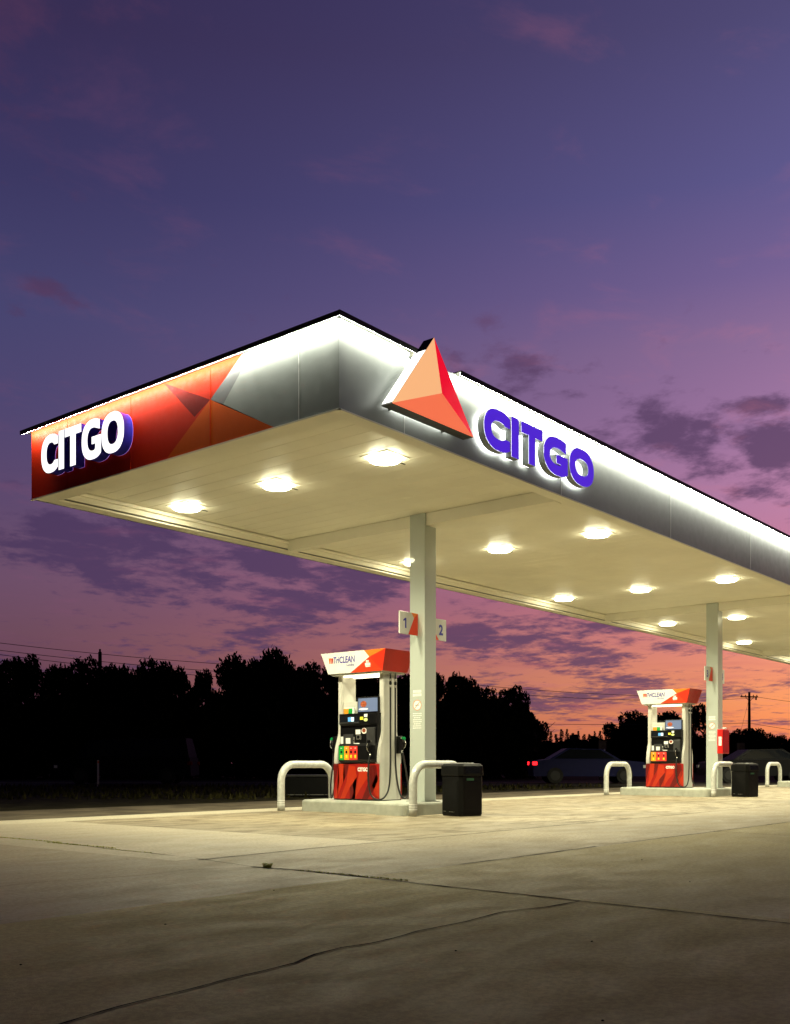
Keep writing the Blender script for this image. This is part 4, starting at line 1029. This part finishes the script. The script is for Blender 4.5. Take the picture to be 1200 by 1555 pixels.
# ------------------------------------------------------------------ utility poles, wires
def pole(px, d, top, label, arm=True):
    x, y = px_to(px, d); h = HC + (1159 - top) * d / 1563
    o = empty('utility_pole', (x, y, 0), ROT + R(6), label=label, cat='utility pole', group='wooden utility poles along the highway')
    g = MB(); g.tube([(0, 0, 0), (0, 0, h * .5), (0, 0, h)], [.19, .16, .12], M_wood, 10); g.build('pole', parent=o)
    s = d / 120
    if not arm:
        g = MB(); g.tube([(0, 0, h + .01), (0, 0, h + .2)], .07, M_dgrey, 8); g.build('insulator', parent=o); return o, x, y, h
    g = MB(); zc = h - .55 * s * 1.0; g.box(-1.05 * s, 1.05 * s, -.06, .06, zc - .07 * s, zc + .07 * s, M_wood)
    g.tube([(-.5 * s, -.08, zc - .05), (0, -.08, zc - .55 * s)], .03 * s, M_wood, 6); g.tube([(.5 * s, -.08, zc - .05), (0, -.08, zc - .55 * s)], .03 * s, M_wood, 6); g.build('crossarm', parent=o)
    for q in (-.92, -.45, .5, .92):
        g = MB(); g.tube([(q * s, 0, zc + .07 * s), (q * s, 0, zc + .14 * s), (q * s, 0, zc + .18 * s), (q * s, 0, zc + .24 * s)], [.03 * s, .07 * s, .05 * s, .06 * s], M_dgrey, 8); g.build('insulator', parent=o)
    g = MB(); g.tube([(.82 * s, 0, zc - .07 * s), (.82 * s, 0, zc - .36 * s)], .10 * s, M_dgrey, 8); g.build('fuse', parent=o)
    return o, x, y, h
pole(1138, 112, 1051, 'dark wooden utility pole with crossarm against the orange sky')
pole(152, 72, 990, 'top of a dark utility pole poking above the far flat topped trees', False)
def wire(p, q, sag, label, n=24, r=.02):
    (pxa, pya, da), (pxb, pyb, db) = p, q
    A = Vector((*px_to(pxa, da), HC + (1159 - pya) * da / 1563)); B = Vector((*px_to(pxb, db), HC + (1159 - pyb) * db / 1563))
    g = MB(); g.tube([A.lerp(B, t / n) + Vector((0, 0, -sag * 4 * (t / n) * (1 - t / n))) for t in range(n + 1)], r, M_wire, 5)
    g.build('power_line', label=label, cat='power line', group='power lines strung across the dusk sky')
wire((-60, 969, 66), (560, 1018, 84), .4, 'topmost thin power line above the far flat topped trees')
wire((-60, 980, 66), (560, 1030, 84), .4, 'middle thin power line above the far flat topped trees')
wire((-60, 986, 66), (560, 1036, 84), .5, 'lowest thin power line above the far flat topped trees')
wire((640, 1032, 90), (1138, 1058, 112), .5, 'upper power line running from the first column to the pole', r=.022)
wire((640, 1040, 90), (1146, 1060, 112), .7, 'second power line running to the crossarm of the pole', r=.022)
wire((640, 1096, 90), (1138, 1098, 112), .2, 'low power line just over the far conifers', r=.022)
wire((1146, 1058, 112), (1400, 1080, 118), .3, 'upper power line past the utility pole', r=.02)
wire((1138, 1098, 112), (1400, 1128, 118), .3, 'lower power line past the utility pole', r=.02)
x, y = px_to(1138, 112)
wire((1137, 1064, 112), (1120, 1130, 108), 0, 'thin guy wire slanting down beside the utility pole', r=.012)

# ------------------------------------------------------------------ vehicles on the highway, signs
def car(px, d, m, label, kind='car', lit=True, rot=0., name='car', tail='right'):
    x, y = px_to(px, d); o = empty(name, (x, y, 0), ROT + rot, label=label, cat='van' if kind == 'van' else 'car', group='vehicles out on the dark highway')
    L = 4.6 if kind == 'car' else 5.4; W = .88
    if kind == 'car':
        body = [(-2.3, .30), (-2.3, .62), (-2.22, .88), (-1.2, .98), (1.7, 1.0), (2.28, .92), (2.32, .60), (2.3, .30)]
        cab = [(-1.25, .99), (-.55, 1.42), (.9, 1.45), (1.65, 1.0)]
    else:
        body = [(-2.7, .34), (-2.7, .80), (-2.3, 1.05), (2.65, 1.05), (2.7, .34)]
        cab = [(-2.0, 1.06), (-1.35, 1.80), (2.45, 1.84), (2.62, 1.06)]
    g = MB(); g.prism(body, 'y', -W, W, m)
    n = len(cab); vs = [(p[0], -W + .03, p[1]) if p[1] < 1.1 else (p[0], -W + .20, p[1]) for p in cab] + [(p[0], W - .03, p[1]) if p[1] < 1.1 else (p[0], W - .20, p[1]) for p in cab]
    g.add(vs, [(i, (i + 1) % n, (i + 1) % n + n, i + n) for i in range(n)] + [tuple(range(n))[::-1], tuple(range(n, 2 * n))], m); g.build('body', parent=o)
    c = Vector((sum(p[0] for p in cab) / n, 0, sum(p[1] for p in cab) / n))
    for sy in (-1, 1):
        g = MB(); q = []
        for p in cab:
            w = (W - .03) if p[1] < 1.1 else (W - .20); P = Vector((p[0], sy * w, p[1])); C = Vector((c.x, P.y, c.z)); k_ = C + (P - C) * .86
            k_.y = sy * (W - .03 - (k_.z - 1.0) / (cab[1][1] - 1.0) * .17 + .012); q.append(k_)
        g.face(q, M_glass); g.build('side_window', parent=o, recalc=False)
    for sx in (-1.42, 1.42) if kind == 'car' else (-1.7, 1.75):
        for sy in (-1, 1):
            w_ = empty('wheel', (sx, sy * (W - .08), .33), parent=o)
            g = MB(); g.tube([(0, -.11, 0), (0, .11, 0)], .33, M_tyre, 20); g.build('tyre', parent=w_)
            g = MB(); g.tube([(0, sy * .112, 0), (0, sy * .122, 0)], .2, M_dgrey, 14); g.build('rim', parent=w_)
    e = 2.32 if kind == 'car' else 2.71
    for sy in (-1, 1):
        sg = 1 if tail == 'right' else -1
        g = MB(); g.box(min(e - .16, e) , e + .008, min(sy * (W - .22), sy * (W + .008)), max(sy * (W - .22), sy * (W + .008)), .76, .90, M_tail if lit else M_redd, .004); g.build('tail_light', parent=o)
        g = MB(); g.box(-e - .004, -e + .14, min(sy * (W - .3), sy * (W + .006)), max(sy * (W - .3), sy * (W + .006)), .64, .76, M_head, .004); g.build('headlight', parent=o)
    return o
car(890, 43.0, M_carb, 'dark blue car with lit red tail lights on the highway past the nearest bin', rot=R(180))
car(1148, 44.5, M_card, 'black car with lit red tail lights behind the second bin')
car(195, 41.5, M_carg, 'dark van on the highway in front of the far trees', 'van', name='van', lit=False)
def board(px, py, d, w, h, label):
    x, y = px_to(px, d); z = HC + (1159 - py) * d / 1563
    o = empty('roadside_sign', (x, y, 0), ROT + R(4), label=label, cat='sign', group='small roadside signs seen from behind')
    g = MB(); g.box(-w / 2, w / 2, -.015, .015, z - h / 2, z + h / 2, M_signb); g.build('board', parent=o)
    for s in (-.3, .3):
        g = MB(); g.tube([(s * w, .05, 0), (s * w, .05, z + h * .4)], .035, M_steel, 6); g.build('post', parent=o)
board(915, 1131, 54, .42, .42, 'small dim square sign above the far end of the blue car')
board(1125, 1134, 54, .42, .42, 'small dim square sign between the cabinet and the far round tree')
x, y = px_to(149, 37.5)
o = empty('marker_post', (x, y, 0), label='thin marker post by the far verge with a small reflector', cat='post')
g = MB(); g.box(-.04, .04, -.01, .01, -.01, .95, mat('marker_white', (.3, .28, .26), .6, var=.1)); g.build('stake', parent=o)
g = MB(); g.box(-.03, .03, -.014, -.011, .84, .91, M_org); g.build('reflector', parent=o)
